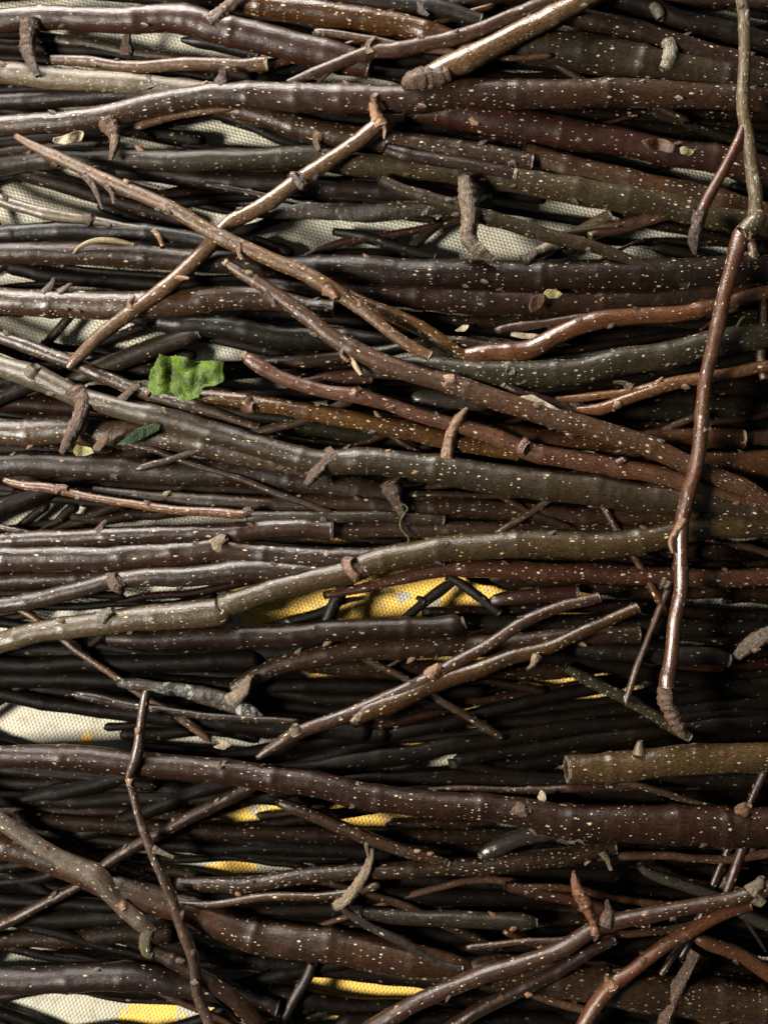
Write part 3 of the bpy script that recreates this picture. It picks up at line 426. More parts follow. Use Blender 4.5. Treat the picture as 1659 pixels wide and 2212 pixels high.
# pale patches where the mat shows between the sticks
GAPS = [
[(0,0),(245,0),(275,10),(70,14),(0,22)],
[(100,72),(220,61),(390,74),(400,85),(390,95),(430,105),(380,120),(280,100),(180,82)],
[(430,110),(500,97),(575,120),(470,122)],
[(398,262),(445,257),(585,305),(490,310),(460,300)],
[(262,322),(276,292),(345,318)],
[(0,400),(33,383),(83,405),(99,427),(221,460),(325,494),(221,474),(166,455),(94,440),(0,415)],
[(0,450),(60,455),(110,478),(60,486),(0,480)],
[(408,443),(497,460),(475,476),(436,465)],
[(577,510),(624,474),(685,476),(734,512),(657,551)],
[(779,493),(861,482),(861,501),(817,512)],
[(853,523),(940,480),(1000,471),(1000,555),(910,548)],
[(1040,485),(1185,526),(1146,553),(1070,553),(1035,520)],
[(1113,446),(1207,432),(1301,457),(1262,476)],
[(1229,562),(1262,545),(1309,564)],
[(1450,378),(1483,364),(1552,384),(1516,400)],[(1345,342),(1367,338),(1417,349),(1389,356)],
[(1395,499),(1414,490),(1435,499),(1420,508)],[(1323,532),(1378,543),(1370,551)],[(1395,556),(1411,548),(1447,559),(1433,566)],
[(1521,526),(1588,543),(1549,551)],[(1549,496),(1595,505),(1590,513)],[(1124,225),(1218,221),(1207,231)],
[(0,689),(138,684),(94,730),(66,719),(0,708)],[(166,686),(237,697),(182,747),(133,733)],[(320,717),(367,725),(248,761),(243,755)],
[(475,686),(596,708),(480,697)],[(431,744),(458,739),(486,758),(552,761),(525,780),(442,777)],
[(0,592),(77,609),(0,609)],[(155,617),(207,623),(199,633)],[(475,832),(569,813),(558,830)],
[(8,1125),(55,1103),(72,1103),(20,1130)],[(91,1125),(127,1092),(155,1086),(116,1122)],[(251,1136),(359,1120),(464,1117),(442,1130)],
[(72,1325),(105,1320),(138,1336),(83,1345)],[(453,1284),(552,1270),(497,1290)],
[(527,1336),(663,1287),(729,1270),(718,1303),(600,1345),(560,1353)],
[(765,1262),(910,1251),(950,1265),(860,1333),(732,1345),(745,1300)],
[(933,1317),(969,1287),(1011,1300)],[(1047,1267),(1094,1276),(1063,1291)],[(887,1157),(967,1154),(898,1168)],[(695,1163),(773,1168),(762,1174)],
[(693,1466),(740,1455),(765,1464),(740,1470)],[(914,1430),(953,1424),(935,1434)],[(876,1463),(903,1455),(887,1469)],
[(1130,1473),(1198,1455),(1197,1475)],[(1096,1521),(1132,1516),(1113,1525)],[(886,1541),(925,1540),(920,1547),(895,1546)],
[(0,1527),(83,1530),(155,1543),(290,1611),(287,1620),(221,1618),(33,1608),(0,1587)],
[(456,1612),(469,1593),(502,1608),(480,1618)],
[(486,1767),(514,1748),(558,1741),(553,1770)],[(762,1771),(795,1764),(795,1783)],[(817,1761),(842,1771),(817,1782)],[(373,1820),(411,1828),(380,1830)],
[(370,1862),(536,1859),(607,1877),(580,1891),(469,1885)],
[(1072,1792),(1083,1784),(1138,1792),(1118,1803)],[(925,1643),(964,1645),(950,1650)],[(1033,1642),(1105,1643),(1100,1648)],
[(127,2034),(166,2036),(218,2058),(213,2067)],[(243,2070),(271,2080),(262,2085),(245,2078)],[(0,2052),(55,2066),(110,2092),(0,2080)],
[(14,2164),(155,2146),(398,2184),(350,2212),(110,2212)],[(497,2107),(530,2102),(508,2116)],[(630,2135),(663,2109),(646,2135)],
[(671,2140),(685,2117),(817,2130),(768,2152)],[(806,2154),(900,2135),(895,2162)],[(480,2198),(519,2193),(511,2212)],
[(1544,33),(1571,22),(1596,33),(1596,58)],[(1284,19),(1325,25),(1310,30)],[(729,177),(756,166),(817,185)],
]
FILL = [  # lower half leans to blackish bark, its shade put into the colour
('black', 0.52, [(-114, -78, 16), (63, -82, 18), (241, -75, 19), (418, -58, 20), (595, -30, 21)]),
('brownk', 1.83, [(-246, -102, 18), (7, -117, 17), (260, -119, 16), (513, -113, 16), (766, -100, 15)]),
('dark', 1.66, [(1030, -70, 20), (1209, -94, 19), (1388, -117, 18), (1567, -127, 17), (1746, -140, 15)]),
('black', 1.65, [(427, 2272, 21), (698, 2269, 20), (968, 2236, 19), (1238, 2199, 18), (1508, 2142, 17)]),
('greyk', 2.21, [(147, 2325, 21), (414, 2315, 20), (681, 2300, 19), (948, 2279, 18), (1214, 2248, 17)]),
('dark', 1.78, [(409, -142, 13), (683, -128, 14), (958, -127, 15), (1233, -134, 16), (1507, -146, 17)]),
('black', 1.77, [(541, 1679, 20), (829, 1637, 19), (1116, 1590, 18), (1403, 1546, 17), (1690, 1511, 16)]),
('greyk', 1.46, [(386, -125, 13), (680, -60, 14), (974, -20, 15), (1269, 4, 16), (1563, 3, 17)]),
('black', 1.91, [(-25, 1470, 20), (239, 1472, 19), (502, 1481, 18), (766, 1485, 17), (1029, 1494, 16)]),
('black', 1.53, [(185, 1797, 20), (471, 1698, 19), (757, 1617, 18), (1043, 1544, 16), (1330, 1478, 15)]),
('black', 1.91, [(593, 1707, 17), (800, 1681, 18), (1007, 1681, 19), (1214, 1694, 20), (1421, 1724, 21)]),
('black', 1.7, [(-116, 1977, 21), (157, 1981, 20), (431, 1975, 19), (704, 1966, 18), (977, 1950, 17)]),
('black', 2.25, [(750, 2202, 20), (1018, 2200, 19), (1286, 2212, 18), (1555, 2245, 17), (1823, 2290, 15)]),
('black', 2.19, [(-230, 1422, 17), (-34, 1435, 18), (161, 1435, 19), (356, 1432, 20), (551, 1428, 21)]),
('dark', 1.85, [(759, 1899, 14), (1033, 1906, 15), (1307, 1920, 16), (1581, 1946, 17), (1855, 1975, 18)]),
('dark', 1.55, [(1067, -97, 17), (1355, -58, 18), (1643, -13, 19), (1931, 42, 20), (2219, 100, 21)]),
('black', 0.65, [(-206, 1454, 15), (48, 1482, 16), (301, 1510, 16), (555, 1527, 17), (808, 1541, 18)]),
('dark2', 1.0, [(-182, 2331, 17), (30, 2304, 16), (242, 2270, 15), (454, 2227, 14), (665, 2179, 13)]),
('black', 1.26, [(404, 1790, 17), (659, 1827, 18), (914, 1854, 19), (1170, 1878, 20), (1425, 1903, 21)]),
('black', 0.97, [(832, 1686, 15), (1062, 1658, 17), (1292, 1622, 18), (1523, 1604, 19), (1753, 1583, 20)]),
('black', 1.39, [(806, 286, 20), (1059, 269, 19), (1311, 274, 18), (1563, 289, 17), (1815, 324, 16)]),
('olivek', 2.22, [(-253, 2309, 14), (45, 2274, 15), (342, 2247, 16), (640, 2225, 17), (937, 2211, 18)]),
('dark', 0.88, [(-643, -47, 17), (-352, -36, 16), (-60, -28, 15), (231, -28, 14), (522, -29, 13)]),
('black', 1.04, [(1055, 1565, 15), (1319, 1534, 16), (1582, 1487, 17), (1846, 1450, 18), (2110, 1383, 19)]),
('black', 0.84, [(971, 1710, 21), (1214, 1723, 20), (1457, 1727, 19), (1699, 1721, 18), (1942, 1705, 16)]),
('black', 2.27, [(365, 1947, 21), (600, 1941, 20), (836, 1934, 19), (1071, 1939, 18), (1307, 1941, 17)]),
('black', 1.76, [(55, 1731, 21), (248, 1682, 20), (440, 1645, 19), (633, 1611, 18), (826, 1586, 17)]),
('black', 0.93, [(460, 2147, 17), (750, 2074, 16), (1039, 2033, 15), (1328, 2011, 14), (1617, 2006, 13)]),
('black', 2.14, [(784, 2337, 12), (994, 2314, 13), (1203, 2299, 14), (1413, 2286, 15), (1622, 2287, 16)]),
('dark', 0.74, [(269, 2019, 20), (491, 2061, 19), (712, 2094, 18), (934, 2128, 17), (1155, 2152, 16)]),
('brownk', 2.17, [(1079, 1245, 17), (1277, 1268, 16), (1476, 1281, 16), (1675, 1282, 15), (1874, 1280, 14)]),
('greyk', 1.7, [(732, -115, 16), (971, -91, 15), (1210, -78, 14), (1449, -80, 13), (1688, -94, 12)]),
('black', 2.2, [(994, 1641, 14), (1160, 1615, 15), (1327, 1589, 16), (1494, 1575, 17), (1660, 1555, 18)]),
('olivek', 1.39, [(208, 847, 17), (467, 891, 18), (725, 929, 19), (984, 969, 20), (1242, 1008, 21)]),
('dark', 1.05, [(-339, 1965, 16), (-53, 1888, 15), (233, 1829, 14), (518, 1786, 13), (804, 1750, 13)]),
('olivek', 1.14, [(792, -80, 10), (1081, -59, 11), (1371, -54, 11), (1661, -68, 12), (1950, -106, 13)]),
('olivek', 2.18, [(1322, 895, 21), (1434, 893, 20), (1545, 887, 18), (1657, 885, 17), (1768, 878, 16)]),
('black', 0.86, [(592, 732, 16), (811, 720, 17), (1030, 711, 18), (1248, 723, 20), (1467, 724, 21)]),
('brownk', 2.1, [(53, 1769, 19), (319, 1789, 18), (585, 1803, 17), (851, 1805, 16), (1117, 1811, 15)]),
('black', 1.57, [(-11, -156, 11), (239, -151, 11), (489, -148, 12), (739, -148, 13), (989, -148, 14)]),
('black', 2.18, [(-123, 1474, 16), (103, 1514, 17), (330, 1548, 19), (557, 1568, 20), (784, 1585, 21)]),
('black', 0.61, [(28, 578, 20), (192, 602, 19), (356, 614, 18), (520, 610, 17), (684, 605, 16)]),
('olivek', 2.29, [(609, 1366, 16), (890, 1350, 17), (1171, 1346, 19), (1452, 1351, 20), (1734, 1349, 21)]),
('brownk', 1.55, [(-61, 1018, 20), (225, 1051, 19), (512, 1059, 18), (798, 1070, 17), (1085, 1076, 16)]),
('black', 1.39, [(1138, 1854, 18), (1393, 1858, 17), (1648, 1848, 17), (1903, 1827, 16), (2158, 1798, 15)]),
('black', 0.93, [(787, 2312, 16), (1074, 2313, 17), (1360, 2320, 18), (1647, 2316, 20), (1933, 2302, 21)]),
('brownk', 2.14, [(928, 1321, 12), (1160, 1314, 13), (1391, 1310, 14), (1623, 1326, 15), (1855, 1334, 15)]),
('black', 1.55, [(728, 877, 17), (977, 887, 18), (1226, 912, 19), (1474, 916, 20), (1723, 914, 21)]),
('wine', 1.13, [(782, 1580, 11), (1027, 1518, 11), (1272, 1476, 12), (1517, 1443, 13), (1763, 1429, 13)]),
('black', 1.23, [(-305, 1663, 19), (-63, 1680, 18), (180, 1698, 17), (423, 1710, 16), (665, 1728, 15)]),
('brownk', 1.56, [(520, 858, 16), (811, 849, 17), (1102, 855, 18), (1394, 859, 19), (1685, 885, 20)]),
('dark2', 1.81, [(-300, 773, 16), (-35, 802, 17), (230, 799, 18), (495, 799, 19), (760, 780, 20)]),
('black', 1.97, [(-370, 2217, 15), (-97, 2237, 16), (176, 2245, 17), (449, 2245, 18), (722, 2233, 19)]),
('black', 1.86, [(-74, 1935, 15), (204, 1955, 16), (482, 1971, 17), (760, 1994, 18), (1038, 2022, 19)]),
('brownk', 1.35, [(1157, 1205, 16), (1452, 1188, 17), (1746, 1173, 18), (2041, 1141, 19), (2336, 1102, 20)]),
('dark2', 1.48, [(931, 250, 15), (1218, 246, 14), (1505, 248, 13), (1792, 258, 13), (2079, 271, 12)]),
('black', 1.26, [(551, 154, 19), (753, 136, 18), (954, 128, 17), (1156, 137, 16), (1358, 160, 15)]),
('dark', 1.59, [(252, -108, 16), (527, -77, 17), (803, -67, 18), (1078, -59, 19), (1354, -68, 21)]),
('dark', 1.37, [(-215, 1764, 17), (15, 1790, 16), (245, 1818, 15), (475, 1832, 14), (705, 1837, 13)]),
('dark', 1.02, [(699, 821, 14), (975, 838, 15), (1251, 832, 16), (1528, 839, 17), (1804, 841, 18)]),
('black', 1.41, [(1072, 2053, 14), (1354, 2076, 13), (1635, 2089, 13), (1917, 2093, 12), (2199, 2092, 11)]),
('black', 1.36, [(1068, 1406, 21), (1259, 1423, 20), (1451, 1460, 19), (1642, 1495, 18), (1834, 1550, 17)]),
('black', 1.42, [(987, 1653, 13), (1238, 1679, 14), (1489, 1689, 15), (1740, 1692, 16), (1991, 1673, 17)]),
('dark', 1.5, [(90, 2120, 17), (336, 2136, 18), (583, 2155, 19), (830, 2179, 20), (1076, 2199, 21)]),
('brownk', 0.75, [(620, 1818, 16), (904, 1825, 17), (1188, 1843, 18), (1473, 1877, 19), (1757, 1916, 20)]),
('brownk', 2.14, [(90, -35, 15), (369, 0, 14), (649, 53, 14), (928, 118, 13), (1208, 209, 12)]),
('bluek', 0.89, [(1082, 850, 15), (1353, 820, 16), (1625, 768, 17), (1897, 697, 18), (2168, 597, 19)]),
('olivek', 2.04, [(838, 2283, 20), (1076, 2274, 19), (1314, 2277, 18), (1552, 2269, 17), (1790, 2258, 16)]),
('brownk', 0.97, [(-196, 2035, 17), (-55, 2031, 18), (86, 2028, 19), (227, 2019, 20), (367, 2016, 21)]),
('brownk', 1.43, [(670, 1433, 19), (964, 1447, 18), (1257, 1440, 17), (1550, 1404, 16), (1844, 1348, 15)]),
('brownk', 1.0, [(-248, 263, 19), (-87, 326, 18), (74, 378, 17), (234, 430, 16), (395, 479, 15)]),
('black', 1.75, [(765, 2075, 15), (1012, 2054, 16), (1260, 2038, 17), (1507, 2034, 18), (1755, 2047, 19)]),
('brownk', 1.83, [(-142, 84, 15), (82, 106, 16), (306, 128, 17), (530, 163, 18), (754, 205, 19)]),
('olivek', 1.67, [(-155, 1715, 19), (36, 1726, 18), (227, 1726, 17), (418, 1726, 16), (609, 1716, 15)]),
('olivek', 1.16, [(-196, 1373, 16), (43, 1401, 18), (281, 1420, 19), (520, 1413, 20), (758, 1395, 21)]),
('brownk', 1.78, [(-563, 969, 18), (-299, 959, 17), (-36, 963, 16), (228, 978, 15), (492, 1027, 14)]),
('black', 1.78, [(967, 2151, 15), (1216, 2169, 16), (1465, 2197, 17), (1715, 2231, 18), (1964, 2267, 20)]),
('dark2', 1.81, [(906, 694, 14), (1196, 693, 15), (1486, 681, 15), (1776, 663, 16), (2065, 652, 17)]),
('brownk', 1.11, [(-19, 312, 15), (98, 299, 14), (216, 287, 14), (333, 267, 13), (451, 239, 12)]),
('wine', 1.65, [(-297, 880, 17), (-102, 872, 18), (93, 875, 19), (287, 893, 20), (482, 905, 21)]),
('brownk', 0.82, [(842, 1980, 13), (1104, 1979, 14), (1365, 1984, 15), (1626, 1987, 16), (1887, 1979, 17)]),
('brownk', 2.09, [(-347, 1266, 17), (-176, 1185, 18), (-5, 1106, 19), (166, 1031, 20), (337, 959, 22)]),
('dark', 0.66, [(784, -14, 14), (1034, -25, 15), (1283, -52, 16), (1532, -87, 17), (1782, -132, 18)]),
('brownk', 2.19, [(957, 19, 14), (1251, -15, 13), (1546, -29, 13), (1841, -33, 12), (2135, -32, 11)]),
('olivek', 0.81, [(-84, -54, 16), (197, -61, 17), (478, -45, 18), (759, -4, 20), (1040, 66, 21)]),
('black', 1.19, [(8, 1317, 10), (121, 1309, 9), (233, 1299, 9), (346, 1301, 8), (458, 1286, 8)]),
('brownk', 1.09, [(-146, 1232, 11), (-6, 1184, 12), (134, 1136, 13), (273, 1083, 14), (413, 1044, 14)]),
('brownk', 0.64, [(336, 430, 15), (428, 413, 15), (520, 384, 14), (612, 368, 13), (704, 348, 12)]),
('olivek', 0.65, [(-40, 2229, 12), (44, 2218, 11), (128, 2229, 11), (213, 2222, 10), (297, 2229, 9)]),
('dark2', 0.66, [(-152, 205, 12), (-6, 236, 13), (140, 254, 14), (286, 279, 15), (432, 303, 16)]),
('black', 1.03, [(-175, 1948, 11), (-89, 1926, 11), (-4, 1906, 12), (81, 1895, 13), (167, 1873, 13)]),
('brownk', 1.97, [(945, 300, 12), (1082, 306, 12), (1220, 313, 13), (1357, 324, 14), (1495, 341, 15)]),
('brownk', 0.77, [(1347, 1203, 7), (1496, 1213, 7), (1644, 1212, 8), (1793, 1196, 8), (1941, 1179, 9)]),
('black', 1.38, [(351, 437, 12), (457, 427, 12), (564, 422, 11), (670, 424, 10), (776, 431, 10)]),
('dark', 1.73, [(-403, 181, 10), (-267, 175, 10), (-131, 191, 11), (4, 194, 12), (140, 200, 12)]),
('black', 0.74, [(273, 1590, 15), (343, 1589, 14), (412, 1583, 13), (482, 1583, 12), (552, 1594, 12)]),
('dark', 1.65, [(-103, 1064, 12), (-51, 1063, 13), (1, 1068, 14), (53, 1071, 15), (105, 1070, 15)]),
('dark', 0.86, [(1248, 511, 10), (1355, 521, 9), (1462, 522, 9), (1569, 523, 8), (1675, 529, 8)]),
('olivek', 0.75, [(1370, 693, 10), (1478, 703, 11), (1587, 699, 12), (1695, 696, 12), (1803, 689, 13)]),
('black', 1.39, [(1616, 77, 15), (1660, 63, 14), (1704, 66, 13), (1748, 57, 12), (1793, 47, 12)]),
('dark2', 0.92, [(1316, 1370, 10), (1439, 1379, 9), (1562, 1386, 9), (1685, 1395, 8), (1807, 1410, 8)]),
('brownk', 1.34, [(-152, 1715, 14), (-14, 1764, 13), (125, 1821, 13), (263, 1874, 12), (401, 1923, 11)]),
('olivek', 0.99, [(-127, 710, 11), (-43, 737, 12), (40, 761, 13), (124, 787, 13), (208, 804, 14)]),
('wine', 1.91, [(1392, 2056, 12), (1525, 2104, 13), (1657, 2129, 14), (1790, 2146, 15), (1922, 2157, 16)]),
('dark', 1.48, [(-183, 1648, 10), (-55, 1653, 11), (73, 1662, 12), (202, 1682, 12), (330, 1698, 13)]),
('brownk', 0.5, [(884, 1964, 11), (1029, 1969, 12), (1174, 1969, 13), (1319, 1960, 13), (1464, 1956, 14)]),
('black', 1.45, [(430, 1825, 9), (579, 1848, 9), (727, 1861, 8), (875, 1860, 8), (1023, 1861, 7)]),
('black', 1.64, [(1055, 2220, 11), (1156, 2229, 12), (1256, 2233, 13), (1357, 2240, 14), (1457, 2246, 14)]),
('dark2', 0.71, [(-86, 1161, 10), (29, 1143, 9), (145, 1129, 9), (260, 1111, 8), (376, 1088, 8)]),
('wine', 0.97, [(226, 1306, 9), (323, 1286, 9), (420, 1278, 10), (516, 1261, 11), (613, 1240, 11)]),
('black', 0.53, [(1257, 1826, 8), (1402, 1839, 9), (1547, 1856, 9), (1693, 1879, 10), (1838, 1908, 10)]),
('black', 0.69, [(1022, 1562, 9), (1161, 1533, 10), (1299, 1515, 10), (1437, 1488, 11), (1575, 1480, 11)]),
('olivek', 1.7, [(-180, 129, 9), (-109, 126, 9), (-37, 119, 10), (34, 126, 10), (106, 130, 11)]),
('black', 0.58, [(483, 253, 11), (578, 281, 10), (672, 310, 10), (767, 342, 9), (862, 371, 8)]),
('dark', 1.01, [(-199, 634, 7), (-86, 627, 7), (28, 617, 7), (141, 611, 8), (255, 601, 8)]),
('black', 1.05, [(244, 795, 7), (366, 826, 8), (488, 839, 8), (611, 845, 9), (733, 850, 9)]),
('black', 0.81, [(-237, 2120, 15), (-128, 2144, 14), (-19, 2177, 13), (90, 2219, 12), (199, 2269, 11)]),
('black', 1.6, [(-94, 1570, 10), (-7, 1516, 11), (80, 1464, 12), (168, 1406, 12), (255, 1346, 13)]),
('brownk', 1.84, [(406, 925, 10), (531, 936, 9), (657, 948, 8), (782, 964, 8), (908, 988, 7)]),
('black', 0.43, [(526, 683, 12), (645, 688, 13), (764, 692, 14), (884, 711, 14), (1003, 734, 15)]),
('black', 1.55, [(-149, 1326, 11), (-22, 1343, 11), (106, 1367, 12), (233, 1394, 13), (361, 1431, 13)]),
('olivek', 1.44, [(-172, 868, 13), (-67, 839, 13), (38, 816, 14), (144, 799, 15), (249, 780, 16)]),
('brownk', 1.61, [(1569, 1299, 8), (1636, 1299, 9), (1703, 1306, 10), (1770, 1304, 10), (1837, 1303, 11)]),
('black', 1.95, [(439, 1474, 13), (570, 1490, 14), (700, 1502, 14), (831, 1514, 15), (961, 1521, 16)]),
('black', 1.54, [(1320, 260, 9), (1461, 262, 9), (1602, 269, 10), (1742, 278, 11), (1883, 280, 11)]),
('black', 2.05, [(1396, 1556, 10), (1511, 1548, 11), (1625, 1542, 11), (1739, 1549, 12), (1853, 1560, 13)]),
('black', 1.86, [(640, 396, 10), (772, 392, 10), (904, 402, 11), (1037, 413, 12), (1169, 427, 12)]),
('brownk', 1.53, [(843, 1780, 6), (899, 1782, 6), (954, 1780, 7), (1009, 1780, 7), (1065, 1775, 8)]),
('black', 1.32, [(94, 2060, 9), (214, 2074, 9), (334, 2080, 8), (454, 2086, 8), (574, 2093, 7)]),
('black', 1.18, [(1389, 2057, 9), (1502, 2064, 9), (1616, 2061, 8), (1730, 2067, 8), (1843, 2060, 7)]),
('brownk', 1.15, [(0, 1746, 16), (117, 1750, 15), (233, 1750, 14), (349, 1759, 13), (465, 1754, 12)]),
('dark', 1.33, [(376, 205, 14), (510, 231, 14), (643, 246, 13), (777, 258, 12), (910, 271, 11)]),
('bluek', 1.05, [(1383, 1057, 11), (1511, 1047, 10), (1638, 1055, 9), (1766, 1056, 9), (1893, 1059, 8)]),
('olivek', 1.95, [(1416, 245, 10), (1544, 291, 10), (1673, 333, 9), (1801, 373, 9), (1929, 409, 8)]),
('dark', 1.32, [(1324, 457, 11), (1462, 493, 11), (1600, 524, 12), (1737, 561, 13), (1875, 584, 14)]),
('dark', 1.57, [(1320, 979, 11), (1455, 970, 11), (1589, 969, 10), (1724, 964, 9), (1858, 971, 9)]),
('black', 1.57, [(150, 2246, 9), (223, 2243, 10), (297, 2227, 10), (371, 2222, 11), (445, 2200, 12)]),
('greyk', 1.01, [(1568, 11, 9), (1613, 19, 9), (1657, 16, 10), (1702, 33, 10), (1746, 36, 11)]),
('greyk', 1.05, [(927, 265, 7), (1067, 290, 7), (1206, 324, 7), (1345, 358, 8), (1484, 401, 8)]),
('dark', 1.09, [(-166, 1800, 16), (-41, 1856, 15), (84, 1927, 14), (209, 1990, 13), (334, 2063, 12)]),
('black', 1.07, [(-132, 1096, 13), (-32, 1082, 12), (68, 1075, 11), (169, 1082, 11), (269, 1097, 10)]),
('olivek', 1.98, [(1475, 341, 9), (1553, 365, 9), (1631, 402, 10), (1709, 431, 10), (1787, 475, 11)]),
('brownk', 1.55, [(-183, 374, 10), (-86, 355, 10), (12, 333, 11), (109, 326, 12), (206, 317, 12)]),
('black', 0.7, [(819, 1554, 9), (903, 1530, 8), (986, 1510, 8), (1070, 1483, 7), (1153, 1460, 7)]),
('wine', 0.91, [(-199, 641, 11), (-130, 621, 12), (-61, 598, 12), (7, 576, 13), (76, 555, 14)]),
('black', 2.12, [(1084, 784, 11), (1223, 762, 10), (1361, 738, 10), (1500, 718, 9), (1638, 712, 9)]),
('black', 1.29, [(1399, 1475, 10), (1524, 1461, 11), (1649, 1455, 12), (1775, 1445, 13), (1900, 1435, 13)]),
('dark', 1.23, [(192, 2144, 6), (281, 2157, 7), (370, 2166, 7), (459, 2173, 7), (548, 2181, 8)]),
('black', 1.39, [(859, 1597, 9), (907, 1595, 10), (956, 1588, 11), (1004, 1587, 11), (1053, 1579, 12)]),
('olivek', 0.58, [(1007, 442, 7), (1084, 456, 8), (1161, 468, 8), (1239, 482, 9), (1316, 489, 9)]),
('black', 0.64, [(704, 547, 9), (742, 547, 10), (780, 546, 10), (817, 548, 11), (855, 552, 11)]),
('black', 1.53, [(-222, 1257, 8), (-133, 1244, 9), (-45, 1238, 9), (43, 1225, 10), (132, 1229, 11)]),
('dark', 0.42, [(1490, 62, 9), (1560, 99, 9), (1630, 118, 10), (1700, 140, 10), (1771, 163, 11)]),
('black', 2.18, [(733, 151, 11), (862, 157, 11), (991, 165, 12), (1120, 168, 13), (1250, 165, 13)]),
('black', 0.51, [(-241, 1825, 13), (-103, 1857, 12), (35, 1894, 11), (174, 1932, 11), (312, 1980, 10)]),
('bluek', 1.16, [(1421, 535, 13), (1519, 554, 13), (1616, 577, 12), (1714, 592, 11), (1811, 608, 11)]),
('dark', 0.78, [(136, 338, 8), (256, 392, 8), (376, 426, 9), (496, 450, 9), (616, 470, 10)]),
('olivek', 1.69, [(674, -41, 9), (777, -27, 9), (879, -1, 10), (981, 12, 11), (1084, 28, 11)]),
('bluek', 1.29, [(293, 1853, 7), (407, 1854, 8), (521, 1849, 8), (635, 1856, 9), (749, 1855, 9)]),
('brownk', 2.03, [(1153, 1177, 10), (1294, 1200, 10), (1436, 1219, 11), (1578, 1223, 12), (1720, 1215, 12)]),
('dark2', 1.22, [(236, 1861, 10), (291, 1873, 10), (347, 1879, 11), (403, 1886, 12), (458, 1897, 12)]),
('black', 2.16, [(-124, 1275, 12), (-27, 1280, 11), (69, 1280, 10), (165, 1283, 10), (261, 1287, 9)]),
('black', 1.62, [(-31, 1975, 12), (60, 1998, 11), (151, 2020, 11), (243, 2050, 10), (334, 2074, 9)]),
('dark', 1.02, [(-241, 2170, 10), (-127, 2162, 11), (-14, 2155, 11), (100, 2135, 12), (214, 2110, 13)]),
('black', 1.0, [(297, 1611, 10), (385, 1622, 11), (472, 1627, 12), (560, 1633, 12), (647, 1641, 13)]),
('brownk', 1.62, [(1262, 61, 10), (1395, 64, 11), (1528, 70, 11), (1662, 75, 12), (1795, 76, 13)]),
('black', 1.28, [(1585, 406, 13), (1634, 419, 13), (1683, 423, 14), (1732, 435, 15), (1781, 447, 16)]),
('black', 1.11, [(405, 315, 7), (514, 322, 8), (623, 320, 8), (733, 320, 9), (842, 338, 9)]),
('brownk', 2.01, [(1473, 833, 14), (1573, 821, 14), (1674, 815, 13), (1774, 807, 12), (1875, 810, 11)]),
('wine', 2.03, [(-187, 1040, 10), (-132, 1041, 11), (-76, 1044, 12), (-21, 1050, 12), (35, 1056, 13)]),
('black', 0.7, [(-235, 2157, 9), (-172, 2174, 9), (-109, 2186, 8), (-46, 2197, 8), (16, 2213, 7)]),
('black', 0.95, [(31, 1423, 11), (159, 1431, 12), (288, 1442, 13), (417, 1452, 14), (545, 1461, 15)]),
('black', 2.18, [(547, 1165, 7), (609, 1174, 8), (671, 1174, 8), (733, 1180, 9), (795, 1179, 9)]),
('black', 0.65, [(1448, 1448, 12), (1534, 1426, 13), (1619, 1412, 14), (1705, 1399, 15), (1791, 1384, 16)]),
('black', 2.1, [(151, 577, 6), (300, 587, 7), (448, 600, 7), (596, 601, 7), (744, 618, 8)]),
('dark2', 1.83, [(-164, 17, 9), (-47, -2, 10), (69, -18, 11), (186, -46, 11), (302, -63, 12)]),
('olivek', 1.45, [(256, 681, 10), (371, 713, 10), (486, 734, 11), (601, 760, 12), (717, 774, 12)]),
('black', 1.66, [(28, 2050, 9), (110, 2066, 10), (192, 2083, 11), (274, 2108, 11), (356, 2131, 12)]),
('dark', 0.4, [(1424, 1943, 11), (1529, 1909, 12), (1634, 1888, 12), (1738, 1856, 13), (1843, 1838, 14)]),
('black', 1.32, [(-190, 857, 10), (-95, 873, 11), (-1, 888, 11), (93, 898, 12), (187, 898, 13)]),
('dark', 1.31, [(286, 159, 9), (340, 160, 9), (395, 157, 10), (449, 167, 10), (503, 169, 11)]),
('black', 0.79, [(502, 502, 12), (551, 492, 11), (600, 472, 11), (650, 454, 10), (699, 439, 9)]),
('black', 0.95, [(233, 1570, 9), (295, 1568, 8), (358, 1569, 8), (420, 1573, 8), (483, 1585, 7)]),
('dark2', 0.81, [(-97, 424, 10), (-49, 399, 9), (-1, 385, 9), (46, 372, 8), (94, 366, 8)]),
('greyk', 0.69, [(617, 60, 8), (655, 71, 8), (694, 74, 8), (732, 87, 7), (770, 98, 7)]),
('dark', 1.59, [(1009, 1475, 8), (1050, 1471, 9), (1091, 1478, 9), (1132, 1484, 10), (1173, 1493, 10)]),
('dark', 1.06, [(1313, 17, 8), (1368, 29, 8), (1422, 44, 9), (1477, 61, 9), (1532, 78, 10)]),
('brownk', 0.84, [(-163, 61, 11), (-107, 64, 12), (-52, 69, 12), (4, 72, 13), (59, 71, 14)]),
('dark', 1.49, [(634, 1124, 7), (692, 1138, 7), (750, 1154, 8), (808, 1167, 8), (865, 1170, 9)]),
('bluek', 1.28, [(1600, 21, 8), (1651, 35, 8), (1701, 47, 7), (1752, 60, 7), (1803, 65, 6)]),
('black', 1.42, [(1377, 1827, 9), (1429, 1832, 9), (1481, 1834, 8), (1532, 1840, 8), (1584, 1840, 7)]),
('black', 1.43, [(-87, 394, 10), (-64, 418, 9), (-40, 446, 9), (-16, 472, 8), (8, 508, 8)]),
('dark2', 0.52, [(222, 445, 12), (267, 461, 12), (312, 478, 11), (357, 487, 10), (402, 486, 10)]),
('greyk', 0.39, [(179, 765, 10), (229, 737, 10), (278, 719, 11), (328, 698, 12), (377, 679, 12)]),
('black', 0.85, [(-107, 2095, 9), (-48, 2075, 10), (11, 2042, 11), (70, 2024, 11), (129, 2002, 12)]),
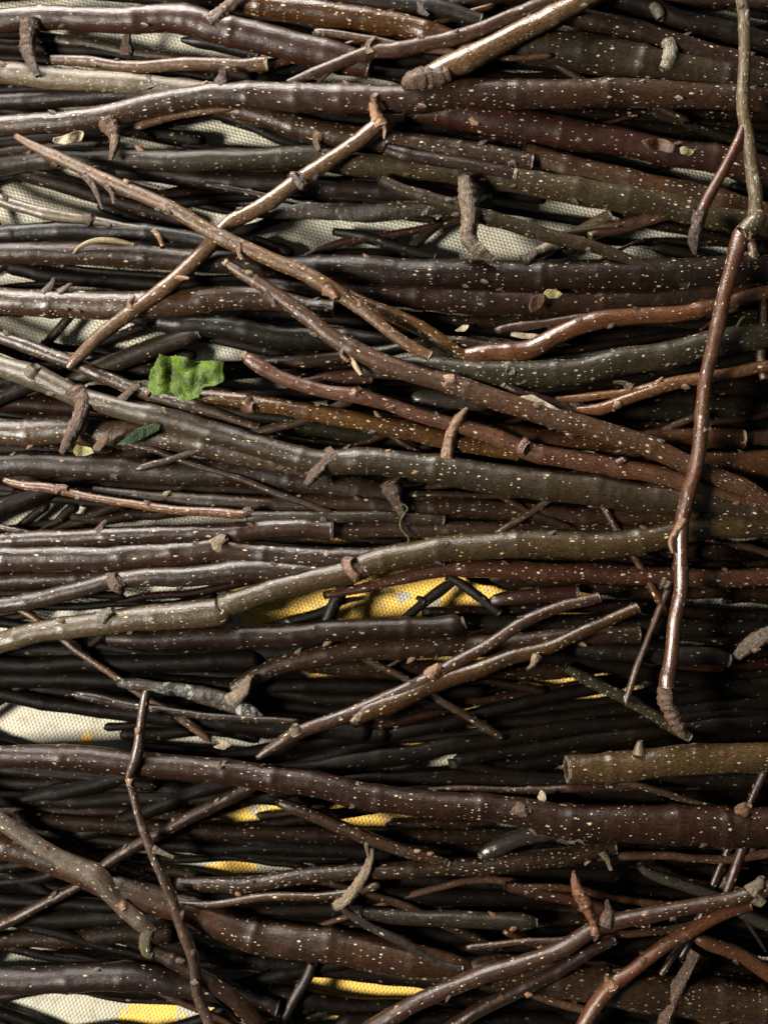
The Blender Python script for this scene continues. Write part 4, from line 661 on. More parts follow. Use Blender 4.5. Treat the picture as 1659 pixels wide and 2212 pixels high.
('brownk', 1.1, [(-150, 1355, 7), (-96, 1346, 8), (-43, 1345, 8), (11, 1341, 9), (64, 1328, 9)]),
('black', 1.38, [(757, 1678, 6), (793, 1666, 7), (830, 1661, 7), (866, 1657, 8), (903, 1643, 8)]),
('olivek', 0.66, [(326, 752, 10), (349, 757, 10), (372, 759, 11), (394, 763, 12), (417, 770, 12)]),
('olivek', 0.64, [(433, 240, 13), (490, 259, 12), (546, 278, 11), (602, 301, 11), (659, 315, 10)]),
('black', 0.38, [(-197, 346, 9), (-145, 313, 9), (-94, 284, 8), (-42, 257, 8), (9, 240, 7)]),
('brownk', 1.07, [(853, 1774, 8), (899, 1774, 8), (944, 1779, 9), (990, 1786, 9), (1036, 1798, 10)]),
('brownk', 1.54, [(160, 1119, 9), (222, 1124, 10), (283, 1111, 11), (345, 1108, 11), (407, 1102, 12)]),
('dark', 1.3, [(82, 1164, 9), (103, 1137, 10), (123, 1130, 10), (143, 1111, 11), (164, 1094, 11)]),
('brownk', 0.58, [(564, 1761, 9), (609, 1758, 10), (654, 1749, 11), (699, 1734, 11), (744, 1722, 12)]),
('black', 1.31, [(98, 741, 8), (155, 756, 8), (213, 764, 9), (271, 780, 9), (328, 780, 10)]),
('black', 1.36, [(-91, 678, 10), (-57, 677, 11), (-23, 672, 12), (11, 668, 12), (45, 673, 13)]),
('dark', 1.11, [(649, 131, 7), (711, 147, 7), (773, 161, 7), (834, 171, 8), (896, 183, 8)]),
('black', 0.84, [(275, 2293, 13), (327, 2274, 12), (379, 2245, 11), (432, 2213, 11), (484, 2177, 10)]),
('black', 0.4, [(1015, 1248, 8), (1042, 1255, 9), (1068, 1258, 9), (1094, 1266, 10), (1120, 1265, 10)]),
('brownk', 0.43, [(476, 1751, 7), (514, 1742, 7), (552, 1732, 7), (590, 1731, 8), (629, 1725, 8)]),
('olivek', 0.36, [(591, 2209, 7), (631, 2198, 8), (670, 2196, 8), (709, 2185, 9), (748, 2182, 9)]),
('dark', 0.66, [(1356, 382, 8), (1414, 362, 9), (1472, 340, 9), (1529, 314, 10), (1587, 288, 10)]),
('wine', 0.49, [(710, 668, 10), (773, 666, 11), (837, 671, 11), (900, 678, 12), (963, 690, 13)]),
('dark2', 1.03, [(301, -27, 8), (357, -15, 9), (414, -16, 9), (470, -12, 10), (526, -10, 10)]),
('greyk', 0.67, [(-77, 1247, 11), (-33, 1201, 11), (12, 1167, 10), (56, 1129, 9), (100, 1095, 9)]),
('dark2', 0.58, [(1519, 1276, 10), (1580, 1270, 11), (1640, 1264, 12), (1700, 1258, 12), (1761, 1252, 13)]),
('bluek', 0.34, [(1548, 1022, 13), (1606, 1030, 12), (1664, 1044, 11), (1722, 1052, 11), (1781, 1059, 10)]),
('brownk', 1.5, [(1550, 471, 8), (1607, 499, 8), (1664, 511, 7), (1721, 527, 7), (1778, 535, 6)]),
('black', 1.34, [(541, 1852, 9), (586, 1863, 8), (631, 1867, 8), (676, 1879, 7), (721, 1881, 7)]),
('dark', 0.57, [(558, 520, 10), (576, 526, 10), (594, 535, 11), (612, 539, 12), (630, 554, 12)]),
('black', 0.68, [(-134, 1541, 8), (-99, 1548, 8), (-65, 1566, 8), (-30, 1588, 7), (4, 1605, 7)]),
('black', 0.89, [(688, 1918, 9), (722, 1912, 9), (755, 1920, 10), (789, 1912, 10), (822, 1906, 11)]),
('brownk', 1.18, [(1141, 580, 9), (1166, 566, 9), (1190, 553, 10), (1215, 546, 11), (1240, 535, 11)]),
('black', 0.79, [(-152, 1587, 10), (-101, 1588, 10), (-51, 1604, 11), (-1, 1609, 12), (50, 1625, 12)]),
('bluek', 0.93, [(284, 883, 12), (335, 863, 11), (387, 846, 11), (438, 829, 10), (489, 815, 9)]),
('ochre2', 3.76, [(1097, 2014, 7), (1212, 2062, 8), (1327, 2118, 8), (1442, 2167, 9), (1557, 2214, 9)]),
('ochre2', 3.59, [(1004, 153, 7), (1100, 110, 8), (1196, 55, 8), (1292, -3, 9), (1388, -58, 10)]),
('greyp', 3.98, [(697, 883, 7), (808, 895, 8), (920, 913, 8), (1031, 929, 9), (1142, 949, 9)]),
('brownk', 4.33, [(810, 919, 7), (918, 986, 7), (1026, 1044, 8), (1134, 1098, 8), (1242, 1146, 9)]),
('pink', 4.82, [(691, 70, 8), (814, 88, 8), (936, 110, 8), (1059, 120, 7), (1182, 120, 7)]),
('greyp', 4.57, [(261, 951, 7), (374, 991, 7), (487, 1028, 7), (600, 1069, 8), (713, 1107, 8)]),
('pink', 3.55, [(1223, 921, 7), (1343, 948, 7), (1463, 975, 8), (1584, 994, 8), (1704, 1010, 9)]),
('brownk', 3.44, [(1021, 52, 7), (1135, 104, 7), (1249, 165, 8), (1363, 211, 8), (1477, 259, 9)]),
('ochre2', 3.02, [(512, 556, 7), (634, 579, 8), (755, 597, 8), (877, 611, 9), (999, 611, 9)]),
('greyp', 4.17, [(1235, 959, 7), (1351, 995, 7), (1467, 1033, 8), (1583, 1070, 8), (1698, 1107, 9)]),
('greyp', 2.92, [(627, 1344, 7), (740, 1402, 7), (853, 1460, 8), (966, 1518, 8), (1079, 1588, 9)]),
('dark2', 3.22, [(1190, 706, 7), (1297, 664, 7), (1403, 636, 8), (1510, 595, 8), (1616, 562, 9)]),
('brown', 3.56, [(928, 1707, 7), (1045, 1704, 8), (1163, 1705, 8), (1281, 1701, 9), (1398, 1698, 9)]),
('greyp', 4.57, [(307, 1009, 8), (430, 970, 8), (553, 935, 9), (675, 899, 9), (798, 845, 10)]),
('pink', 3.45, [(796, 2000, 7), (914, 2051, 8), (1033, 2105, 8), (1151, 2147, 9), (1270, 2183, 9)]),
('brown', 2.89, [(643, 1057, 7), (767, 1058, 8), (891, 1059, 8), (1014, 1038, 9), (1138, 1021, 9)]),
('ochre2', 2.98, [(-5, 1137, 7), (123, 1166, 7), (251, 1191, 8), (379, 1197, 8), (507, 1211, 9)]),
('greyp', 4.94, [(1072, 1153, 7), (1178, 1077, 8), (1285, 1009, 8), (1392, 954, 9), (1498, 901, 9)]),
('brown', 3.66, [(616, 1005, 7), (736, 977, 8), (856, 929, 8), (976, 880, 9), (1096, 838, 9)]),
('brownk', 3.01, [(1362, 927, 7), (1481, 916, 8), (1599, 904, 8), (1717, 883, 9), (1836, 860, 9)]),
('brown', 3.63, [(1472, 2063, 7), (1523, 1954, 8), (1573, 1840, 8), (1624, 1726, 9), (1675, 1612, 9)]),
('greyp', 4.53, [(1262, 1666, 7), (1387, 1702, 8), (1513, 1734, 8), (1638, 1754, 9), (1764, 1760, 9)]),
('greyp', 3.6, [(1238, 948, 9), (1362, 959, 9), (1485, 958, 8), (1609, 958, 8), (1733, 954, 7)]),
('brownk', 3.66, [(718, 1028, 10), (841, 991, 9), (964, 948, 9), (1087, 915, 8), (1210, 877, 8)]),
('dark2', 4.66, [(873, 1069, 6), (997, 1073, 7), (1120, 1070, 7), (1244, 1062, 8), (1367, 1048, 8)]),
('pink', 2.9, [(616, 2021, 6), (739, 1981, 6), (862, 1938, 7), (985, 1910, 7), (1108, 1904, 8)]),
('dark2', 3.85, [(991, 940, 7), (1110, 946, 7), (1229, 945, 8), (1348, 927, 8), (1467, 923, 9)]),
('brownk', 3.7, [(590, 1888, 8), (708, 1906, 8), (826, 1944, 9), (945, 1993, 9), (1063, 2046, 10)]),
('pink', 3.71, [(276, 2098, 7), (384, 2157, 8), (493, 2213, 8), (602, 2258, 8), (710, 2300, 9)]),
('brown', 4.95, [(328, 1955, 8), (448, 1957, 8), (568, 1940, 9), (689, 1933, 9), (809, 1913, 10)]),
('brown', 5.03, [(1017, 2045, 6), (1142, 2034, 7), (1266, 2027, 7), (1391, 2014, 8), (1516, 1992, 8)]),
('pink', 3.86, [(1315, 924, 8), (1437, 956, 8), (1560, 994, 9), (1682, 1006, 9), (1805, 1027, 10)]),
('dark2', 4.65, [(169, 1503, 10), (286, 1530, 9), (403, 1543, 8), (520, 1557, 8), (637, 1560, 7)]),
('ochre2', 4.69, [(1180, 905, 6), (1243, 1004, 7), (1306, 1101, 7), (1368, 1203, 8), (1431, 1310, 8)]),
('pink', 4.1, [(-76, 1266, 7), (50, 1249, 7), (176, 1228, 7), (302, 1203, 8), (429, 1183, 8)]),
('ochre2', 3.54, [(564, 151, 9), (687, 117, 8), (810, 83, 8), (932, 52, 7), (1055, 16, 7)]),
('ochre2', 4.17, [(1125, 1917, 7), (1241, 1927, 8), (1357, 1946, 8), (1473, 1958, 9), (1589, 1971, 9)]),
('greyp', 3.7, [(1277, 1092, 7), (1394, 1124, 7), (1510, 1158, 7), (1626, 1189, 8), (1743, 1227, 8)]),
('brownk', 3.05, [(609, 943, 7), (723, 1019, 8), (836, 1087, 8), (950, 1147, 9), (1063, 1212, 9)]),
('ochre2', 3.16, [(170, 1219, 7), (287, 1219, 8), (404, 1226, 8), (521, 1239, 9), (638, 1260, 9)]),
('pink', 5.0, [(1081, 713, 9), (1207, 697, 9), (1333, 685, 8), (1458, 677, 8), (1584, 667, 7)]),
('pink', 3.46, [(24, 1307, 7), (130, 1381, 8), (235, 1454, 8), (341, 1521, 9), (447, 1592, 9)]),
('greyp', 3.19, [(1148, -31, 7), (1276, -20, 8), (1404, -7, 8), (1531, 5, 9), (1659, 9, 9)]),
('pink', 4.77, [(1352, 1514, 7), (1396, 1386, 7), (1439, 1269, 8), (1483, 1155, 8), (1527, 1045, 9)]),
('dark2', 3.02, [(453, 399, 7), (573, 420, 7), (693, 443, 8), (813, 452, 8), (933, 475, 8)]),
('pink', 3.82, [(1274, 1853, 7), (1388, 1851, 8), (1501, 1852, 8), (1614, 1850, 9), (1728, 1834, 10)]),
('greyp', 3.68, [(1398, 2155, 7), (1469, 2047, 8), (1540, 1941, 8), (1611, 1848, 9), (1682, 1751, 9)]),
('brownk', 4.26, [(722, 2068, 7), (830, 2094, 7), (938, 2113, 8), (1047, 2134, 8), (1155, 2142, 9)]),
]
# ---------------------------------------------------------------- the mat
def mat_material():
    m, t = newmat('woven_mat'); T = NT(t)
    out = T.n('ShaderNodeOutputMaterial'); p = T.n('ShaderNodeBsdfPrincipled'); T.l(p.outputs[0], out.inputs[0])
    obc = T.n('ShaderNodeTexCoord').outputs['Object']
    mp = T.n('ShaderNodeMapping'); T.l(obc, mp.inputs['Vector']); mp.inputs['Rotation'].default_value = (0, 0, math.radians(14))
    sep = T.n('ShaderNodeSeparateXYZ'); T.l(mp.outputs[0], sep.inputs[0])
    PX, PY = 0.0022, 0.0018
    row = T.math('DIVIDE', sep.outputs[1], PY); ri = T.math('FLOOR', row)
    colx = T.math('ADD', T.math('DIVIDE', sep.outputs[0], PX), T.math('MULTIPLY', T.math('MODULO', ri, 2), .5))
    fx = T.math('ABSOLUTE', T.math('SUBTRACT', T.math('FRACT', colx), .5)); fy = T.math('ABSOLUTE', T.math('SUBTRACT', T.math('FRACT', row), .5))
    rad = T.math('SQRT', T.math('ADD', T.math('POWER', fx, 2), T.math('POWER', T.math('MULTIPLY', fy, 1.1), 2)))
    knot = T.ramp(rad, .55, .12)                       # one raised stitch per cell
    # the print: whole stitches are beige, grey or yellow, so the motif edges step with the weave
    cell = T.n('ShaderNodeCombineXYZ'); T.l(T.math('MULTIPLY', T.math('FLOOR', colx), PX), cell.inputs[0]); T.l(T.math('MULTIPLY', ri, PY), cell.inputs[1])
    cs = T.n('ShaderNodeSeparateXYZ'); T.l(obc, cs.inputs[0])
    big = T.noise(cell.outputs[0], 26, 3, .5)
    small = T.noise(cell.outputs[0], 75, 3, .55)
    # yellow motifs lie in the band from the middle down, and at the lower left
    def blob(cx, cy, rx, ry):
        X, Y, _ = world(np.array(float(cx)), np.array(float(cy)), 0.)
        a = T.math('DIVIDE', T.math('SUBTRACT', cs.outputs[0], float(X)), rx*U); b = T.math('DIVIDE', T.math('SUBTRACT', cs.outputs[1], float(Y)), ry*U)
        return T.math('SQRT', T.math('ADD', T.math('MULTIPLY', a, a), T.math('MULTIPLY', b, b)))
    f = None
    for g in ((900,1300,400,170),(1000,1500,360,120),(700,1760,300,70),(780,2140,200,60),(330,2200,70,40),(188,1600,13,16),(520,2200,80,40),(500,1872,60,14)):
        v = T.ramp(blob(*g), 1.12, .9); f = v if f is None else T.math('MAXIMUM', f, v)
    yf = T.math('GREATER_THAN', T.math('ADD', T.math('MULTIPLY', T.math('SUBTRACT', small, .5), 2.2), f), .62)
    holes = T.math('GREATER_THAN', T.noise(cell.outputs[0], 60, 3, .6), .605)
    yf = T.math('MULTIPLY', yf, T.math('SUBTRACT', 1, holes))
    base = T.mix(T.ramp(big, .45, .55), (.41,.385,.30), (.345,.34,.275))
    base = T.mix(T.math('MULTIPLY', holes, .35), base, (.36,.345,.27))
    c = T.mix(yf, base, (.80,.50,.09))
    c = T.mix(T.ramp(knot, 0, .6, .22, 0.), c, (.16,.13,.08))
    c = T.mix(T.ramp(T.noise(obc, 130, 5, .65), .46, .68, 0, .5), c, (.21,.185,.13))
    T.l(c, p.inputs['Base Color']); p.inputs['Roughness'].default_value = .55; p.inputs['Specular IOR Level'].default_value = .35
    b = T.n('ShaderNodeBump'); b.inputs['Distance'].default_value = .0006; b.inputs['Strength'].default_value = .8
    T.l(T.math('ADD', knot, T.math('MULTIPLY', T.noise(obc, 900, 2), .25)), b.inputs['Height']); T.l(b.outputs[0], p.inputs['Normal'])
    return m
N = 150; g = np.linspace(-.75, .75, N); X, Y = np.meshgrid(g, g)
Z = .0011*np.sin(X*37+2*np.sin(Y*13))+.0010*np.sin(Y*52+1.7*np.sin(X*21))+.0007*np.sin((X+Y)*81)
for (cx, cy, ang, wd, hh) in ((-.17,.13,2.2,.005,.0022),(-.13,.07,2.5,.004,.002),(-.16,.03,.7,.004,.0018),(.03,.14,1.2,.004,.002),(-.13,-.13,.5,.005,.002)):
    dd = (X-cx)*math.sin(ang)-(Y-cy)*math.cos(ang); al = (X-cx)*math.cos(ang)+(Y-cy)*math.sin(ang)
    Z += hh*np.exp(-(dd/wd)**2)*np.exp(-(al/.06)**2)
V = np.stack([X.ravel(), Y.ravel(), Z.ravel()], 1)
F = [(i*N+j, i*N+j+1, (i+1)*N+j+1, (i+1)*N+j) for i in range(N-1) for j in range(N-1)]
def hash_pick(t): return (sum(ord(c)*(i+3) for i, c in enumerate(t)) % 97)/97
ground = mesh_obj('ground', V, F, mat_material()); tag(ground, 'pale woven mat with a yellow and grey print under the sticks', 'mat', kind='structure')
# ---------------------------------------------------------------- the sticks one can name
for kind, label, bk, tier, pts, ex in STICKS:
    P = extend(pts); n = len(P); Parr = np.array(P, float)
    tl = np.array([tier]*n, float)+.25*np.sin(np.linspace(0, 3, n)+len(label))
    z = np.maximum(zt(tl), Parr[:, 2]*U+.002)
    simple = kind in ('dry_stem', 'spur')
    mat = BK[bk]
    mid = world(Parr[n//2, 0], Parr[n//2, 1], z[n//2]); org = np.array([mid[0], mid[1], z[n//2]])
    rug = {'rough': .16, 'frostb': .2, 'knob': .2, 'knobg': .2, 'dusty': .10}.get(bk, .05)
    rings = .07 if bk in ('knob', 'knobg') else 0
    if kind == 'spur': name = 'branch_spur'
    elif kind == 'dry_stem': name = 'dry_stem'
    else: name = kind
    if simple:
        ob, fr = stem(name, P, z, mat, rug=rug, rings=rings, origin=org)
        tag(ob, label, name.replace('_', ' '), GROUPS.get(kind)); continue
    root = link(bpy.data.objects.new(name, None)); root.location = org; root.empty_display_size = .01
    tag(root, label, name.replace('_', ' '), GROUPS.get(kind))
    ob, fr = stem('stem', P, z, mat, root, rug=rug, rings=rings, origin=org)
    for e, key in ((0, 'cut0'), (1, 'cut1')):
        if key in ex:
            cap('cut_end' if ex[key] != 'rough' else 'broken_end', fr, e, WD[ex[key]], root, org, ragged=.9 if ex[key] == 'rough' else .06)
    for sname, sp, sm, dz in ex.get('spurs', []):
        sp = np.array(sp, float); m = len(sp)
        # start height: the stem's height where the spur leaves it
        C = fr['C']; w0 = world(sp[0, 0], sp[0, 1], zt(tier)); j = np.argmin(np.hypot(C[:, 0]-w0[0], C[:, 1]-w0[1])); z0 = C[j, 2]
        if sname in ('spur', 'bud'): sp[:, 2] *= .84; sp[0, 2] *= 1.45
        big = sname in ('side_shoot', 'lower_stem')
        if big: zz = z0+np.linspace(0, dz, m)*U
        elif sname == 'spur' or sname == 'thorn': zz = z0+fr['R'][j]*.25+np.linspace(0, dz*3+6, m)*U
        else: zz = z0+fr['R'][j]*.45+np.linspace(0, dz+4, m)*U
        if sname == 'swollen_tip': zz = np.full(m, org[2]-.003)
        if sname == 'torn_bark': zz = np.full(m, z0)
        knob = sm.startswith('knob') or sm in ('frost', 'budred', 'moss')
        if big: sp = np.array(extend([tuple(q) for q in sp])); zz = np.interp(np.linspace(0, 1, len(sp)), np.linspace(0, 1, m), zz)
        nm = {'bud': 'bud', 'spur': 'spur', 'stub': 'stub'}.get(sname, sname)
        o2, f2 = stem(nm, sp, zz, BK[sm], root, rug=.24 if knob else .05, seg=16, step=5 if big else 2.5, rings=.03 if knob else 0, nodes=big, origin=org)
    # a thin side shoot hugging some of the branches
    if 2.8 < tier < 6 and len(fr['C']) > 110 and len(pts) > 4 and hash_pick(label) > .35 and bk != 'pinkb':
        Cc = fr['C']; j = random.randint(20, len(Cc)-60); dr = random.choice((-1, 1)); sgn = random.choice((-1, 1)); ln = random.uniform(80, 190)
        k0 = U*(HCAM-Cc[j, 2])/HCAM; x0 = Cc[j, 0]/k0+PW/2; y0 = PH/2-Cc[j, 1]/k0; tx, ty = fr['T'][j, 0]*dr, -fr['T'][j, 1]*dr
        q = np.linspace(0, 1, 5); a0 = random.uniform(.30, .6)*sgn; bend = random.uniform(-.25, .1)*sgn
        px = x0+ln*q*(tx-ty*(a0+bend*q)); py = y0+ln*q*(ty+tx*(a0+bend*q)); rr = np.linspace(random.uniform(5, 7.5), 3, 5)
        stem('side_shoot', np.column_stack([px, py, rr]), Cc[j, 2]-np.linspace(0, .003, 5), mat, root, rug=.06, seg=10, step=5, nodes=False, origin=org)
    # small winter buds left at the nodes
    Cc = fr['C']; npts = len(Cc); length = len(Cc)*5
    if tier > 2.8 and length > 350 and bk not in ('frostb', 'knob'):
        for q in range(int(length/330)+1):
            j = random.randint(8, npts-9); sg = random.choice((-1, 1)); Tj = fr['T'][j]; nrm = fr['side'][j]*sg*random.uniform(.3, 1)+fr['up'][j]*random.uniform(.2, .9); nrm = nrm/np.linalg.norm(nrm)
            ln = random.uniform(.8, 1.3)*(.0022+.22*fr['R'][j]); rb = random.uniform(.0010, .0017)
            ax = nrm*.7+Tj*random.choice((-.8, .8)); ax = ax/np.linalg.norm(ax); c0 = Cc[j]+nrm*fr['R'][j]*.86
            e1 = np.cross(ax, (0.3, .2, 1)); e1 = e1/np.linalg.norm(e1); e2 = np.cross(ax, e1); VV = []; FF = []; UVV = []
            prof = ((-.2, 1.15), (.12, 1.1), (.35, .95), (.6, .7), (.85, .38), (1.0, .08))
            for a_, (hh, rr_) in enumerate(prof):
                for k_ in range(9):
                    an = 2*math.pi*k_/9; jit = 1+.18*math.sin(3*an+a_*1.3+q)
                    VV.append(c0+ax*ln*hh+(e1*math.cos(an)+e2*math.sin(an))*rb*rr_*jit); UVV.append((k_*.0008+hh*ln, an*rb))
            for a_ in range(5):
                for k_ in range(9): FF.append((a_*9+k_, a_*9+(k_+1) % 9, (a_+1)*9+(k_+1) % 9, (a_+1)*9+k_))
            mesh_obj('bud', np.array(VV)-org, FF, BK[random.choice(('knob', 'knobp', 'knobg', 'knob'))], root, np.array(UVV))
# ---------------------------------------------------------------- filler sticks; the deep ones have the heap's shade put into their bark colour
LAND = [(405,812,'the crumpled green leaf'),(300,940,'the dark green leaf scrap'),(850,1300,'the large yellow patch of mat'),(150,1575,'the lit beige patch of mat at the left edge'),
 (1478,1560,'the swollen tip of the upright twig'),(1440,1645,'the sawn olive piece'),(1250,1940,'the tall pointed red bud'),(655,510,'the six sided beige patch of mat'),
 (1030,470,'the crooked hanging spur'),(1185,636,'the yellowish leaf scrap'),(160,915,'the lowest bent spur of the lichen branch'),(985,930,'the curved red spur'),
 (1640,480,'the knot of the upright twig'),(820,220,'the orange node at top centre'),(70,110,'the hooked spur at the top left'),(245,310,'the short spur above the ochre twig'),
 (905,175,'the broken end of the glossy branch'),(1440,120,'the frosty lichen tuft'),(300,1680,'the fork of the thin upright purplish twig'),(490,1870,'the long beige sliver in the lower left'),
 (200,2190,'the bottom left patch of mat'),(780,2140,'the ragged yellowish patch near the bottom'),(1350,2130,'the reddish orange twig'),(770,1960,'the silvery forked twig'),(530,1535,'the lichen crusted twig'),
 (1130,1750,'the knot on the cracked branch'),(940,1450,'the fork in the lower middle'),(80,430,'the top of the left beige patches'),(200,715,'the beige patch crossed by a thin twig'),(1240,860,'the two glossy prongs'),
 (1560,370,'the red hanging side shoot'),(1200,455,'the upper right beige patch'),(330,1120,'the long beige sliver under the wine red twig'),(1180,1465,'the small yellow triangle'),(700,1010,'the knobbly hooked spur of the lichen branch'),
 (1440,1250,'the small curled bud of the upright twig'),(560,870,'the blunt tip beside the leaf'),(560,630,'the upper broken tip of the brown diagonal'),(1100,805,'the frosted spot on the greenish branch'),(1600,949,'the pale broken ring')]
CW = {'dark':'dark brown','brownk':'dim brown','black':'blackish','dark2':'pale dotted dark','greyk':'grey black','olivek':'greenish black','bluek':'blue black','wine':'dull wine red','brown':'brown','ochre2':'orange brown','pink':'pinkish brown','greyp':'greyish brown'}
SHADED_BK = {'dark': bark('shaded_dark_bark', (0.0135,0.0083,0.0060), (0.0083,0.0060,0.0045), .3, (.20,.15,.09), .62, spec=.08, film=.1),  # darker copies of the barks above, shade deep in the heap put into colour
 'brownk': bark('shaded_brown_bark', (0.0203,0.0112,0.0075), (0.0120,0.0075,0.0053), .35, (.24,.17,.10), .62, spec=.08, film=.12),
 'black': bark('shaded_black_bark', (.0100,.0066,.0045), (.0062,.0045,.0034), .15, (.10,.08,.06), .62, spec=.08, film=.08, filmcol=(.05,.036,.024)),
 'dark2': bark('shaded_dotted_bark', (0.0150,0.0090,0.0067), (0.0090,0.0067,0.0053), .6, (.30,.22,.13), .6, spec=.08, film=.12),
 'greyk': bark('shaded_grey_bark', (.018,.013,.0095), (.011,.0085,.0065), .3, (.18,.15,.11), .62, spec=.08, film=.25, filmcol=(.06,.046,.034)),
 'olivek': bark('shaded_green_bark', (0.0150,0.0150,0.0105), (0.0105,0.0105,0.0090), .3, (.2,.18,.1), .62, spec=.08, film=.2, filmcol=(.06,.06,.05)),
 'bluek': bark('shaded_blue_bark', (.0125,.0105,.0085), (.0085,.0072,.006), .2, (.14,.13,.1), .6, spec=.08, film=.2, filmcol=(.055,.046,.038)),
 'wine': bark('shaded_red_bark', (0.0240,0.0083,0.0060), (0.0150,0.0060,0.0053), .35, rough=.6, spec=.08, film=.1)}
taken = set(l for _, l, *_ in STICKS)
for bk, t, P in FILL:
    Pe = extend(P); n = len(Pe); A = np.array(Pe, float); z = np.maximum(zt(np.array([t]*n)+.2*np.sin(np.linspace(0, 3, n)+P[0][0])), A[:, 2]*U+.0015)
    kind = 'branch' if A[:, 2].mean() > 15 else 'twig'
    L = np.hypot(A[-1, 0]-A[0, 0], A[-1, 1]-A[0, 1]); m = P[len(P)//2]
    mid = world(A[n//2, 0], A[n//2, 1], z[n//2]); org = np.array([mid[0], mid[1], z[n//2]])
    small = L < 320
    hw = A[:, 2]
    for e in (0, -1):                          # snapped, tapering ends
        if -30 < Pe[e][0] < 1690: 
            q = Pe[1] if e == 0 else Pe[-2]; dv = np.array([Pe[e][0]-q[0], Pe[e][1]-q[1]], float); dv /= np.linalg.norm(dv)+1e-9
            tip = (Pe[e][0]+dv[0]*random.uniform(3, 11), Pe[e][1]+dv[1]*6+random.uniform(-4, 4), Pe[e][2]*random.uniform(.25, .6))
            if e == 0: Pe = [tip]+Pe; z = np.concatenate([z[:1], z])
            else: Pe = Pe+[tip]; z = np.concatenate([z, z[-1:]])
    ob, fr = stem(kind, Pe, z, (SHADED_BK if t < 2.6 else BK)[bk], rug=.07, seg=12 if small else 14, step=8, origin=org)
    slope = (A[-1, 1]-A[0, 1])/(A[-1, 0]-A[0, 0]+1e-6)
    tilt = 'level' if abs(slope) < .06 else ('falling to the right' if slope > 0 else 'rising to the right')
    size = 'short ' if L < 180 else ('long ' if L > 800 else '')
    vis = [p for p in P if 0 <= p[0] <= 1659 and 0 <= p[1] <= 2212] or [P[len(P)//2]]
    c = vis[len(vis)//2]
    order = sorted(LAND, key=lambda q: math.hypot((q[0]-c[0])*.7, q[1]-c[1])); lab = None
    for a in order[:6]:
        dx, dy = c[0]-a[0], c[1]-a[1]
        rel = ('just below' if dy < 90 else 'below') if dy > abs(dx)*.6 else (('just above' if dy > -90 else 'above') if -dy > abs(dx)*.6 else ('right of' if dx > 0 else 'left of'))
        cnd = f"{size}{CW[bk]} {kind} {'deep in the heap' if t < 2.6 else 'thin and near the top'}, {tilt}, {rel} {a[2]}"
        if len(cnd.split()) > 16: cnd = f"{size}{CW[bk]} {kind}, {tilt}, {rel} {a[2]}"
        if len(cnd.split()) > 16: cnd = f"{size}{CW[bk]} {kind}, {tilt}, {rel} {a[2]}"
        if cnd not in taken and len(cnd.split()) <= 16: lab = cnd; break
    if lab is None: lab = cnd
    if len(lab.split()) > 16: lab = lab.replace('falling to the right', 'falling right').replace('rising to the right', 'rising right').replace(' and near the top', '')
    taken.add(lab); tag(ob, lab, kind, 'dim sticks deep in the heap' if t < 2.6 else 'thin sticks strewn through the heap')
# ---------------------------------------------------------------- leaves and scraps
def leaf_mat(name, c1, c2, c3, rough=.35):
    m, t = newmat(name); T = NT(t)
    out = T.n('ShaderNodeOutputMaterial'); p = T.n('ShaderNodeBsdfPrincipled'); T.l(p.outputs[0], out.inputs[0])
    obc = T.n('ShaderNodeTexCoord').outputs['Object']
    c = T.mix(T.ramp(T.noise(obc, 140, 4, .6), .4, .65), c1, c2)
    v = T.n('ShaderNodeTexVoronoi'); v.feature = 'DISTANCE_TO_EDGE'; T.l(obc, v.inputs['Vector']); v.inputs['Scale'].default_value = 260
    vein = T.ramp(v.outputs['Distance'], .09, .0)
    c = T.mix(T.math('MULTIPLY', vein, .3), c, c3)
    T.l(c, p.inputs['Base Color']); p.inputs['Roughness'].default_value = rough
    p.inputs['Specular IOR Level'].default_value = .2; p.inputs['Subsurface Weight'].default_value = .1; p.inputs['Subsurface Scale'].default_value = .002
    b = T.n('ShaderNodeBump'); b.inputs['Distance'].default_value = .0005; T.l(T.math('ADD', T.noise(obc, 240, 2), T.math('MULTIPLY', vein, .3)), b.inputs['Height']); T.l(b.outputs[0], p.inputs['Normal'])
    return m
